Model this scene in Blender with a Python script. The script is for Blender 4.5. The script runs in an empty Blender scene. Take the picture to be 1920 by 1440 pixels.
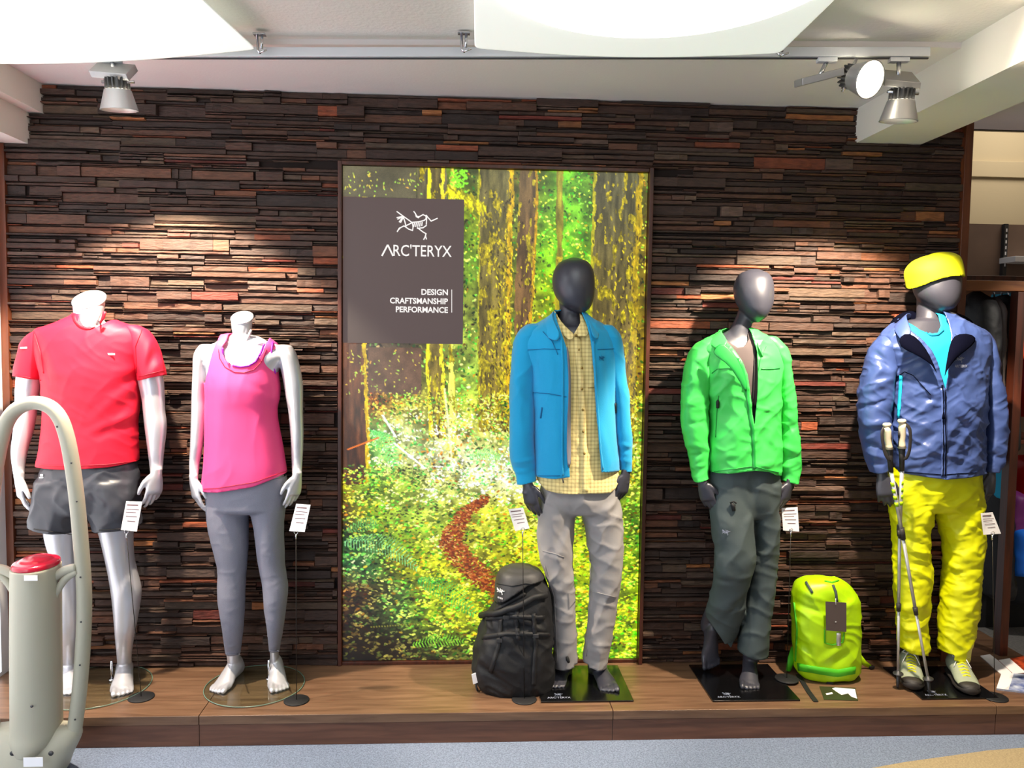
import bpy, bmesh, math, random
import numpy as np
from mathutils import Vector, Matrix
from mathutils.bvhtree import BVHTree
SC = bpy.context.scene
COL = SC.collection
rnd = random.Random(7)
R = math.radians
# ------------------------------------------------------------------ camera
CAM_P = np.array([0.0, -3.7201, 1.56]); YAW, PITCH, ROLL, FPX = -.0555, .0616, .0137, 1499.0
_fw = np.array([-math.sin(YAW)*math.cos(PITCH), math.cos(YAW)*math.cos(PITCH), -math.sin(PITCH)])
_r0 = np.array([math.cos(YAW), math.sin(YAW), 0.]); _u0 = np.cross(_r0, _fw)
_rt = math.cos(ROLL)*_r0 + math.sin(ROLL)*_u0
_up = -math.sin(ROLL)*_r0 + math.cos(ROLL)*_u0
cd = bpy.data.cameras.new('camera'); cam = bpy.data.objects.new('camera', cd); COL.objects.link(cam)
cd.sensor_fit = 'HORIZONTAL'; cd.sensor_width = 36; cd.lens = 36*FPX/1920; cd.clip_start = .05
M = Matrix.Identity(4)
for i in range(3):
    M[i][0] = _rt[i]; M[i][1] = _up[i]; M[i][2] = -_fw[i]; M[i][3] = CAM_P[i]
cam.matrix_world = M
SC.camera = cam
# ------------------------------------------------------------------ view, world, lights
vs = SC.view_settings; vs.view_transform = 'Standard'; vs.look = 'None'; vs.gamma = 1; vs.use_curve_mapping = False
vs.exposure = 0.0
wd = bpy.data.worlds.new('shop_surroundings'); SC.world = wd; wd.use_nodes = True
wd.node_tree.nodes['Background'].inputs[0].default_value = (.93, .96, 1, 1)
wd.node_tree.nodes['Background'].inputs[1].default_value = .42

def aim(o, tgt):
    d = Vector(tgt) - o.location; o.rotation_euler = d.to_track_quat('-Z', 'Y').to_euler()
def spot(loc, tgt, power, ang, blend, col=(1, .86, .68), rad=.03, name='spot_beam'):
    l = bpy.data.lights.new(name, 'SPOT'); l.energy = power; l.spot_size = R(ang); l.spot_blend = blend
    l.color = col; l.shadow_soft_size = rad
    o = bpy.data.objects.new(name, l); COL.objects.link(o); o.location = loc; aim(o, tgt); return o
def area(loc, tgt, power, sx, sy, col=(1, 1, 1), name='area_lamp'):
    l = bpy.data.lights.new(name, 'AREA'); l.shape = 'RECTANGLE'; l.size = sx; l.size_y = sy; l.energy = power; l.color = col
    o = bpy.data.objects.new(name, l); COL.objects.link(o); o.location = loc; aim(o, tgt); return o
WARM = (1, .84, .64)
# three track spots seen in the photograph, one unseen at far left, a back-shop lamp and an added rack fill
spot((-1.33, -.61, 2.36), (-1.27, 0, .6), 370, 92, .25, WARM, name='left_track_beam')
spot((1.58, -.82, 2.355), (1.62, 0, .5), 370, 90, .25, WARM, name='right_track_beam')
spot((-2.05, -3.0, 2.52), (.55, -.2, .75), 1300, 86, .5, (1, .91, .80), rad=.05, name='far_left_beam')
area((3.7, 1.0, 3.3), (3.3, 1.7, 1.9), 11, .6, .6, (1, .9, .78), name='back_shop_lamp')
spot((1.42, -.98, 2.40), (1.78, -2.0, 2.1), 60, 130, .6, WARM, name='glare_track_beam')
spot((3.2, -1.1, 2.42), (2.8, .25, 1.1), 110, 46, .6, (1, .93, .82), name='rack_fill')  # added fill, no lamp stands here; brightens the clothes on the rack
# daylight from the shop front on the left
area((-1.95, -3.6, 1.3), (0, -.3, .9), 40, 1.6, 2.0, (.86, .93, 1), name='shop_window_daylight')

# ------------------------------------------------------------------ pixel -> world helpers (used to set real positions)
def ray(px, py):
    d = _fw*FPX + _rt*(px-960) + _up*(720-py); return d/np.linalg.norm(d)
def W(px, py, Y):
    d = ray(px, py); return CAM_P + d*((Y-CAM_P[1])/d[1])
def G(px, py, z=0.):
    d = ray(px, py); return CAM_P + d*((z-CAM_P[2])/d[2])
# ------------------------------------------------------------------ object helpers
def prop(o, label=None, cat=None, group=None, kind=None):
    if label: o['label'] = label
    if cat: o['category'] = cat
    if group: o['group'] = group
    if kind: o['kind'] = kind
    return o
def thing(name, label, cat, loc, group=None):
    o = bpy.data.objects.new(name, None); COL.objects.link(o); o.location = [float(v) for v in loc]; o.empty_display_size = .05
    bpy.context.view_layer.update()
    return prop(o, label, cat, group)
def link(name, me, mat, parent=None, smooth=True):
    o = bpy.data.objects.new(name, me); COL.objects.link(o)
    if mat is not None and not me.materials:
        for m in (mat if isinstance(mat, (list, tuple)) else [mat]): me.materials.append(m)
    if smooth: me.polygons.foreach_set('use_smooth', [True]*len(me.polygons))
    if parent is not None:
        o.parent = parent
        # meshes are written in world coordinates: undo the parents' translations
        p = parent; t = Vector((0, 0, 0))
        while p is not None: t += p.location; p = p.parent
        o.location = -t
    return o
def meshpy(name, V, F):
    me = bpy.data.meshes.new(name); me.from_pydata([tuple(float(c) for c in v) for v in V], [], [tuple(f) for f in F]); me.update(); return me
def obj(name, V, F, mat, parent=None, smooth=True): return link(name, meshpy(name, V, F), mat, parent, smooth)
class MB:
    def __init__(s): s.V = []; s.F = []
    def add(s, V, F):
        n = len(s.V); s.V += [tuple(v) for v in V]; s.F += [tuple(i+n for i in f) for f in F]; return s
    def box(s, a, b):
        x0, y0, z0 = a; x1, y1, z1 = b
        return s.add([(x0,y0,z0),(x1,y0,z0),(x1,y1,z0),(x0,y1,z0),(x0,y0,z1),(x1,y0,z1),(x1,y1,z1),(x0,y1,z1)],
                     [(0,3,2,1),(4,5,6,7),(0,1,5,4),(1,2,6,5),(2,3,7,6),(3,0,4,7)])
    def obox(s, c, ax, ay, az):
        c = np.array(c); ax, ay, az = map(np.array, (ax, ay, az))
        V = [c+i*ax+j*ay+k*az for k in (-1, 1) for i, j in ((-1,-1),(1,-1),(1,1),(-1,1))]
        return s.add(V, [(0,3,2,1),(4,5,6,7),(0,1,5,4),(1,2,6,5),(2,3,7,6),(3,0,4,7)])
    def tube(s, P, rad, n=10, flat=1., ref=(0, 1, 0)):
        V, F = tube(P, rad, n, flat, ref); return s.add(V, F)
    def build(s, name, mat, parent=None, smooth=True, bevel=0, seg=2):
        o = obj(name, s.V, s.F, mat, parent, smooth)
        if bevel:
            m = o.modifiers.new('bevel', 'BEVEL'); m.width = bevel; m.segments = seg; m.limit_method = 'ANGLE'
            o.modifiers.new('wn', 'WEIGHTED_NORMAL')
        return o
def tube(P, rad, n=10, flat=1., ref=(0, 1, 0), cap=True):
    """closed round tube; rad scalar or list; flat scales the second axis"""
    P = [np.array(p, float) for p in P]; m = len(P)
    if np.isscalar(rad): rad = [rad]*m
    V, F = [], []
    for i in range(m):
        t = P[min(i+1, m-1)] - P[max(i-1, 0)]; t = t/(np.linalg.norm(t)+1e-9)
        r = np.array(ref, float); a = np.cross(t, r)
        if np.linalg.norm(a) < .1: a = np.cross(t, np.array([1., 0, 0]))
        a /= np.linalg.norm(a); b = np.cross(a, t)
        for k in range(n):
            th = 2*math.pi*k/n; V.append(P[i] + rad[i]*(math.cos(th)*a + flat*math.sin(th)*b))
    for i in range(m-1):
        for k in range(n):
            a0 = i*n+k; a1 = i*n+(k+1) % n; F.append((a0, a1, a1+n, a0+n))
    if cap: F.append(tuple(range(n-1, -1, -1))); F.append(tuple((m-1)*n+k for k in range(n)))
    return V, F
def catmull(A, sub):
    A = np.array(A, float); out = []
    n = len(A)
    for i in range(n-1):
        p0 = A[max(i-1, 0)]; p1 = A[i]; p2 = A[i+1]; p3 = A[min(i+2, n-1)]
        for k in range(sub):
            t = k/sub
            out.append(.5*((2*p1)+(-p0+p2)*t+(2*p0-5*p1+4*p2-p3)*t*t+(-p0+3*p1-3*p2+p3)*t**3))
    out.append(A[-1]); return np.array(out)
def loft(secs, Y=None, n=36, sub=5, pw=2.25):
    """secs: (py, xl, xr, half_depth[, Y[, tilt]]) traced edges -> closed volume with horizontal rings"""
    S = []
    for s in secs:
        s = list(s)
        if len(s) < 5: s.append(Y)
        if len(s) < 6: s.append(0.)
        A = W(s[1], s[0], s[4]); B = W(s[2], s[0], s[4])
        S.append([(A[0]+B[0])/2, s[4], (A[2]+B[2])/2, (B[0]-A[0])/2, s[3], s[5]])
    S = catmull(S, sub)
    # rounded ends
    def endrings(s, sg):
        o = []
        for q in (.35, .7, .92, 1.):
            c = s.copy(); k = math.sqrt(max(0, 1-q*q)); c[3] *= max(k, .05); c[4] *= max(k, .05); c[2] += sg*q*min(s[3], s[4])*.25; o.append(c)
        return o
    if S[0][2] > S[-1][2]: a, b = 1, -1
    else: a, b = -1, 1
    S = list(reversed(endrings(S[0], a))) + list(S) + endrings(S[-1], b)
    V, F = [], []
    e = 2./pw
    for s in S:
        for k in range(n):
            th = 2*math.pi*k/n; c, d = math.cos(th), math.sin(th)
            x = math.copysign(abs(c)**e, c)*s[3]; y = math.copysign(abs(d)**e, d)*s[4]
            V.append((s[0]+x, s[1]+y, s[2]+s[5]*y))
    m = len(S)
    for i in range(m-1):
        for k in range(n):
            a0 = i*n+k; a1 = i*n+(k+1) % n; F.append((a0, a0+n, a1+n, a1))
    F.append(tuple(range(n))); F.append(tuple((m-1)*n+k for k in range(n-1, -1, -1)))
    return V, F
def inset(secs, dx, dd):
    return [tuple([s[0], s[1]+dx, s[2]-dx, max(.02, s[3]-dd)] + list(s[4:])) for s in secs]
def voxel(parts, size):
    mb = MB()
    for V, F in parts: mb.add(V, F)
    me = meshpy('tmp', mb.V, mb.F)
    bm = bmesh.new(); bm.from_mesh(me); bmesh.ops.recalc_face_normals(bm, faces=bm.faces); bm.to_mesh(me); bm.free()
    o = bpy.data.objects.new('tmp', me); COL.objects.link(o)
    m = o.modifiers.new('r', 'REMESH'); m.mode = 'VOXEL'; m.voxel_size = size
    dg = bpy.context.evaluated_depsgraph_get(); ev = o.evaluated_get(dg)
    m2 = bpy.data.meshes.new_from_object(ev, depsgraph=dg)
    bpy.data.objects.remove(o); bpy.data.meshes.remove(me)
    return m2
def getV(me):
    a = np.empty(len(me.vertices)*3); me.vertices.foreach_get('co', a); return a.reshape(-1, 3)
def setV(me, V): me.vertices.foreach_set('co', V.ravel()); me.update()
def getN(me):
    a = np.empty(len(me.vertices)*3); me.vertex_normals.foreach_get('vector', a); return a.reshape(-1, 3)
def relax(me, it, f=.5):
    V = getV(me); n = len(V)
    E = np.empty(len(me.edges)*2, dtype=np.int64); me.edges.foreach_get('vertices', E); E = E.reshape(-1, 2)
    deg = np.bincount(E.ravel(), minlength=n).astype(float)[:, None]; deg[deg == 0] = 1
    for k in range(it):
        S = np.zeros_like(V)
        for c in range(3):
            S[:, c] = np.bincount(E[:, 0], V[E[:, 1], c], n) + np.bincount(E[:, 1], V[E[:, 0], c], n)
        V = V + f*(S/deg - V)
    setV(me, V)
# value noise
def _h(ix, iy, iz):
    h = (ix*374761393 + iy*668265263 + iz*2147483647) & 0xffffffff
    h = ((h ^ (h >> 13))*1274126177) & 0xffffffff
    return ((h ^ (h >> 16)) & 0xffff)/65535.
def vn(P):
    P = np.asarray(P, float); I = np.floor(P).astype(np.int64); f = P-I; f = f*f*(3-2*f)
    r = 0
    for dx in (0, 1):
        for dy in (0, 1):
            for dz in (0, 1):
                w = (f[:, 0] if dx else 1-f[:, 0])*(f[:, 1] if dy else 1-f[:, 1])*(f[:, 2] if dz else 1-f[:, 2])
                r = r + w*_h(I[:, 0]+dx, I[:, 1]+dy, I[:, 2]+dz)
    return r
def fbm(P, o=3): return sum(vn(P*2**k+k*17.3)*.5**k for k in range(o))/sum(.5**k for k in range(o))
def ridge(P): return 1-np.abs(2*vn(P)-1)
def wrinkle(V, amp, freq, ang=0., stretch=3., seed=0., warp=.5):
    """soft cloth folds running along direction ang (radians from horizontal) in the frontal plane"""
    c, s = math.cos(ang), math.sin(ang)
    u = V[:, 0]*c + V[:, 2]*s; v = -V[:, 0]*s + V[:, 2]*c
    q = np.stack([u*freq/stretch, v*freq, V[:, 1]*freq*.6], 1)
    w = fbm(V*6+seed+9, 2)[:, None]-.5
    q = q + w*warp*np.array([1., 3., 1.]) + seed
    return amp*(ridge(q)**2.4-.35)
def inpoly(X, Z, poly):
    ins = np.zeros(len(X), bool); n = len(poly)
    for i in range(n):
        x0, z0 = poly[i]; x1, z1 = poly[(i+1) % n]
        c = ((z0 > Z) != (z1 > Z)) & (X < (x1-x0)*(Z-z0)/((z1-z0) if abs(z1-z0) > 1e-9 else 1e-9)+x0)
        ins ^= c
    return ins
def garment(name, parts, mat, parent, vox=.007, smooth=3, cuts=(), wr=(), creases=(), Yf=-.33, thick=.003, extra=None):
    """cuts: (polygon px, mode) mode 'all'|'front'; wr: list of wrinkle() args; creases px segments"""
    me = voxel(parts, vox); relax(me, smooth)
    if creases:
        V = getV(me); N = getN(me); D = np.zeros(len(V))
        for (x0, y0, x1, y1, wpx, a) in creases:
            A = W(x0, y0, Yf); B = W(x1, y1, Yf); ax, az, bx, bz = A[0], A[2], B[0], B[2]
            L2 = (bx-ax)**2+(bz-az)**2; t = ((V[:, 0]-ax)*(bx-ax)+(V[:, 2]-az)*(bz-az))/L2; tc = np.clip(t, 0, 1)
            d = np.hypot(V[:, 0]-ax-tc*(bx-ax), V[:, 2]-az-tc*(bz-az)); w = wpx/430.
            D += a*.001*np.exp(-(d/w)**2)*np.sin(np.pi*np.clip(.08+.84*tc, 0, 1))**.7
        front = np.clip(-N[:, 1]*1.5+.2, 0, 1); setV(me, V+N*(D*front)[:, None])
    if wr:
        V = getV(me); N = getN(me); D = sum(wrinkle(V, *a) for a in wr); setV(me, V+N*D[:, None])
    if extra: extra(me)
    if cuts:
        bm = bmesh.new(); bm.from_mesh(me); bm.faces.ensure_lookup_table()
        C = np.array([f.calc_center_median() for f in bm.faces]); NY = np.array([f.normal.y for f in bm.faces])
        dele = np.zeros(len(C), bool); polys = []
        for poly, mode in cuts:
            pw_ = [(W(x, y, Yf)[0], W(x, y, Yf)[2]) for x, y in poly]; polys.append(pw_)
            ins = inpoly(C[:, 0], C[:, 2], pw_)
            if mode == 'front': ins &= (NY < .1)
            dele |= ins
        bmesh.ops.delete(bm, geom=[bm.faces[i] for i in np.nonzero(dele)[0]], context='FACES')
        seen = set(); isl = []
        for f0 in bm.faces:
            if f0 in seen: continue
            st = [f0]; seen.add(f0); cur = []
            while st:
                f = st.pop(); cur.append(f)
                for e in f.edges:
                    for g_ in e.link_faces:
                        if g_ not in seen: seen.add(g_); st.append(g_)
            isl.append(cur)
        isl.sort(key=len, reverse=True)
        kill = [f for c_ in isl[1:] for f in c_]
        if kill: bmesh.ops.delete(bm, geom=kill, context='FACES')
        for v in bm.verts:
            if v.is_boundary:
                best = None
                for pl in polys:
                    for i in range(len(pl)):
                        ax, az = pl[i]; bx, bz = pl[(i+1) % len(pl)]; L2 = (bx-ax)**2+(bz-az)**2
                        if L2 < 1e-10: continue
                        t = min(1, max(0, ((v.co.x-ax)*(bx-ax)+(v.co.z-az)*(bz-az))/L2)); qx = ax+t*(bx-ax); qz = az+t*(bz-az)
                        d = math.hypot(v.co.x-qx, v.co.z-qz)
                        if best is None or d < best[0]: best = (d, qx, qz)
                if best and best[0] < vox*1.3: v.co.x = best[1]; v.co.z = best[2]
        bm.to_mesh(me); bm.free()
    me.name = name
    o = link(name, me, mat, parent)
    if thick:
        m = o.modifiers.new('thickness', 'SOLIDIFY'); m.thickness = thick; m.offset = -1
    return o
def bvh(*objs):
    V, F = [], []
    for o in objs:
        me = o.data; n = len(V); V += [tuple(v.co) for v in me.vertices]; F += [tuple(i+n for i in p.vertices) for p in me.polygons]
    return BVHTree.FromPolygons(V, F)
def hit(b, px, py, off=.002, Yd=-.33):
    d = ray(px, py); r = b.ray_cast(Vector(CAM_P), Vector(d))
    if r[0] is None: return W(px, py, Yd), np.array([0, -1., 0])
    n = np.array(r[1]);
    if n @ d > 0: n = -n
    return np.array(r[0])+n*off, n
def resample(P, step):
    out = [P[0]]
    for a, b in zip(P[:-1], P[1:]):
        L = math.hypot(b[0]-a[0], b[1]-a[1]); k = max(1, int(L/step))
        for i in range(1, k+1): out.append((a[0]+(b[0]-a[0])*i/k, a[1]+(b[1]-a[1])*i/k))
    return out
def drape(mb, b, P, width, thick=.002, off=.0025, step=5, Yd=-.33, snap=True):
    """raised band that follows the surface under a traced line"""
    P = resample(P, step); Q = [hit(b, x, y, off, Yd) for x, y in P]
    V, F = [], []
    m = len(Q)
    ys = np.array([q[0][1] for q in Q])
    for i in range(m):
        p, n = Q[i]; t = Q[min(i+1, m-1)][0]-Q[max(i-1, 0)][0]; t = t/(np.linalg.norm(t)+1e-9)
        s = np.cross(t, n); s /= (np.linalg.norm(s)+1e-9); w = width/2
        V += [p-s*w-n*.004, p-s*w+n*thick, p+s*w+n*thick, p+s*w-n*.004]
    for i in range(m-1):
        for k in range(4):
            a0 = i*4+k; a1 = i*4+(k+1) % 4; F.append((a0, a1, a1+4, a0+4))
    F.append((3, 2, 1, 0)); F.append(tuple((m-1)*4+k for k in range(4)))
    return mb.add(V, F)
def sheet(name, rows, mat, parent, thick=.003, sub=1):
    """rows: lists of 3D points of equal length"""
    n = len(rows[0]); V = [tuple(map(float, p)) for r in rows for p in r]
    F = [(i*n+j, i*n+j+1, (i+1)*n+j+1, (i+1)*n+j) for i in range(len(rows)-1) for j in range(n-1)]
    o = obj(name, V, F, mat, parent)
    if thick:
        m = o.modifiers.new('thickness', 'SOLIDIFY'); m.thickness = thick; m.offset = 0
    if sub:
        m = o.modifiers.new('sub', 'SUBSURF'); m.levels = sub; m.render_levels = sub
    return o
# ------------------------------------------------------------------ materials
def lin(c):
    return tuple(((v/255.)/12.92 if v/255. <= .04045 else ((v/255.+.055)/1.055)**2.4) for v in c) + (1,)
def mat(name, rgb, rough=.6, metal=0., bump=0., bscale=60., var=0., vscale=8., sheen=0., coat=0., emit=None, es=0., bstretch=None, spec=None, alt=None):
    m = bpy.data.materials.new(name); m.use_nodes = True; nt = m.node_tree; b = nt.nodes['Principled BSDF']
    b.inputs['Base Color'].default_value = lin(rgb); b.inputs['Roughness'].default_value = rough; b.inputs['Metallic'].default_value = metal
    if spec is not None: b.inputs['Specular IOR Level'].default_value = spec
    if sheen: b.inputs['Sheen Weight'].default_value = sheen
    if coat: b.inputs['Coat Weight'].default_value = coat; b.inputs['Coat Roughness'].default_value = .15
    if emit: b.inputs['Emission Color'].default_value = lin(emit); b.inputs['Emission Strength'].default_value = es
    tc = nt.nodes.new('ShaderNodeTexCoord')
    def vec(scale):
        if bstretch:
            mp = nt.nodes.new('ShaderNodeMapping'); mp.inputs['Scale'].default_value = bstretch; nt.links.new(tc.outputs['Object'], mp.inputs[0]); return mp.outputs[0]
        return tc.outputs['Object']
    if var:
        n = nt.nodes.new('ShaderNodeTexNoise'); n.inputs['Scale'].default_value = vscale; n.inputs['Detail'].default_value = 5
        nt.links.new(vec(1), n.inputs['Vector'])
        mx = nt.nodes.new('ShaderNodeMix'); mx.data_type = 'RGBA'
        a = lin(rgb); c2 = lin(alt) if alt else tuple(max(0, v*(1-var)) for v in a[:3])+(1,)
        c1 = a if alt else tuple(min(1, v*(1+var)) for v in a[:3])+(1,)
        mx.inputs[6].default_value = c1; mx.inputs[7].default_value = c2
        rp = nt.nodes.new('ShaderNodeMapRange'); rp.inputs[1].default_value = .3; rp.inputs[2].default_value = .7
        nt.links.new(n.outputs[0], rp.inputs[0]); nt.links.new(rp.outputs[0], mx.inputs[0]); nt.links.new(mx.outputs[2], b.inputs['Base Color'])
    if bump:
        n = nt.nodes.new('ShaderNodeTexNoise'); n.inputs['Scale'].default_value = bscale; n.inputs['Detail'].default_value = 4
        nt.links.new(vec(1), n.inputs['Vector'])
        bp = nt.nodes.new('ShaderNodeBump'); bp.inputs['Strength'].default_value = bump; bp.inputs['Distance'].default_value = .004
        nt.links.new(n.outputs[0], bp.inputs['Height']); nt.links.new(bp.outputs[0], b.inputs['Normal'])
    return m
def attr_mat(name, attr, rough=.8, emission=0., bump=0., bscale=90., stretch=None, grain=0.):
    m = bpy.data.materials.new(name); m.use_nodes = True; nt = m.node_tree; b = nt.nodes['Principled BSDF']
    a = nt.nodes.new('ShaderNodeAttribute'); a.attribute_name = attr; b.inputs['Roughness'].default_value = rough
    tc = nt.nodes.new('ShaderNodeTexCoord'); mp = nt.nodes.new('ShaderNodeMapping'); nt.links.new(tc.outputs['Object'], mp.inputs[0])
    if stretch: mp.inputs['Scale'].default_value = stretch
    n = nt.nodes.new('ShaderNodeTexNoise'); n.inputs['Scale'].default_value = bscale; n.inputs['Detail'].default_value = 6; nt.links.new(mp.outputs[0], n.inputs['Vector'])
    out = a.outputs['Color']
    if grain:
        mr = nt.nodes.new('ShaderNodeMapRange'); mr.inputs[1].default_value = .25; mr.inputs[2].default_value = .75; mr.inputs[3].default_value = 1-grain; mr.inputs[4].default_value = 1+grain
        nt.links.new(n.outputs[0], mr.inputs[0])
        vm = nt.nodes.new('ShaderNodeVectorMath'); vm.operation = 'SCALE'; nt.links.new(out, vm.inputs[0]); nt.links.new(mr.outputs[0], vm.inputs['Scale']); out = vm.outputs[0]
    if emission:
        b.inputs['Base Color'].default_value = (.02, .02, .02, 1); nt.links.new(out, b.inputs['Emission Color']); b.inputs['Emission Strength'].default_value = emission
    else: nt.links.new(out, b.inputs['Base Color'])
    if bump:
        bp = nt.nodes.new('ShaderNodeBump'); bp.inputs['Strength'].default_value = bump; bp.inputs['Distance'].default_value = .006
        nt.links.new(n.outputs[0], bp.inputs['Height']); nt.links.new(bp.outputs[0], b.inputs['Normal'])
    return m
def wood_mat(name, c1, c2, rough=.45, axis='x', scale=1.):
    m = bpy.data.materials.new(name); m.use_nodes = True; nt = m.node_tree; b = nt.nodes['Principled BSDF']; b.inputs['Roughness'].default_value = rough
    tc = nt.nodes.new('ShaderNodeTexCoord'); mp = nt.nodes.new('ShaderNodeMapping'); nt.links.new(tc.outputs['Object'], mp.inputs[0])
    mp.inputs['Scale'].default_value = {'x': (1.2*scale, 14*scale, 14*scale), 'z': (14*scale, 14*scale, 1.2*scale)}[axis]
    n = nt.nodes.new('ShaderNodeTexNoise'); n.inputs['Scale'].default_value = 3; n.inputs['Detail'].default_value = 8; n.inputs['Distortion'].default_value = .6
    nt.links.new(mp.outputs[0], n.inputs['Vector'])
    cr = nt.nodes.new('ShaderNodeValToRGB'); cr.color_ramp.elements[0].position = .3; cr.color_ramp.elements[1].position = .72
    cr.color_ramp.elements[0].color = lin(c1); cr.color_ramp.elements[1].color = lin(c2)
    nt.links.new(n.outputs[0], cr.inputs[0]); nt.links.new(cr.outputs[0], b.inputs['Base Color'])
    bp = nt.nodes.new('ShaderNodeBump'); bp.inputs['Strength'].default_value = .15; bp.inputs['Distance'].default_value = .002
    nt.links.new(n.outputs[0], bp.inputs['Height']); nt.links.new(bp.outputs[0], b.inputs['Normal'])
    return m
def glass_mat():
    m = bpy.data.materials.new('greenish_glass'); m.use_nodes = True; nt = m.node_tree; nt.nodes.remove(nt.nodes['Principled BSDF'])
    t = nt.nodes.new('ShaderNodeBsdfTransparent'); t.inputs[0].default_value = (.92, .97, .94, 1)
    g = nt.nodes.new('ShaderNodeBsdfGlossy'); g.inputs['Roughness'].default_value = .04
    lw = nt.nodes.new('ShaderNodeLayerWeight'); pw_ = nt.nodes.new('ShaderNodeMath'); pw_.operation = 'POWER'; pw_.inputs[1].default_value = 3.
    nt.links.new(lw.outputs['Facing'], pw_.inputs[0]); f = nt.nodes.new('ShaderNodeMath'); f.operation = 'MULTIPLY_ADD'; f.inputs[1].default_value = .35; f.inputs[2].default_value = .04; nt.links.new(pw_.outputs[0], f.inputs[0])
    x = nt.nodes.new('ShaderNodeMixShader'); nt.links.new(f.outputs[0], x.inputs[0]); nt.links.new(t.outputs[0], x.inputs[1]); nt.links.new(g.outputs[0], x.inputs[2])
    nt.links.new(x.outputs[0], nt.nodes['Material Output'].inputs[0])
    return m
def plaid_mat():
    m = bpy.data.materials.new('yellow_check_cotton'); m.use_nodes = True; nt = m.node_tree; b = nt.nodes['Principled BSDF']; b.inputs['Roughness'].default_value = .85
    tc = nt.nodes.new('ShaderNodeTexCoord'); sp = nt.nodes.new('ShaderNodeSeparateXYZ'); nt.links.new(tc.outputs['Object'], sp.inputs[0])
    def stripe(o, per, frac):
        a = nt.nodes.new('ShaderNodeMath'); a.operation = 'DIVIDE'; a.inputs[1].default_value = per; nt.links.new(o, a.inputs[0])
        f = nt.nodes.new('ShaderNodeMath'); f.operation = 'FRACT'; nt.links.new(a.outputs[0], f.inputs[0])
        g = nt.nodes.new('ShaderNodeMath'); g.operation = 'LESS_THAN'; g.inputs[1].default_value = frac; nt.links.new(f.outputs[0], g.inputs[0]); return g.outputs[0]
    sx = stripe(sp.outputs[0], .0165, .4); sz = stripe(sp.outputs[2], .0165, .4)
    ad = nt.nodes.new('ShaderNodeMath'); ad.operation = 'ADD'; nt.links.new(sx, ad.inputs[0]); nt.links.new(sz, ad.inputs[1])
    hf = nt.nodes.new('ShaderNodeMath'); hf.operation = 'MULTIPLY'; hf.inputs[1].default_value = .5; nt.links.new(ad.outputs[0], hf.inputs[0])
    cr = nt.nodes.new('ShaderNodeValToRGB'); cr.color_ramp.elements[0].color = lin((236, 216, 148)); cr.color_ramp.elements[1].color = lin((196, 172, 112))
    nt.links.new(hf.outputs[0], cr.inputs[0]); nt.links.new(cr.outputs[0], b.inputs['Base Color'])
    n = nt.nodes.new('ShaderNodeTexNoise'); n.inputs['Scale'].default_value = 28; nt.links.new(tc.outputs['Object'], n.inputs['Vector'])
    bp = nt.nodes.new('ShaderNodeBump'); bp.inputs['Strength'].default_value = .5; bp.inputs['Distance'].default_value = .01
    nt.links.new(n.outputs[0], bp.inputs['Height']); nt.links.new(bp.outputs[0], b.inputs['Normal'])
    return m
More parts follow.
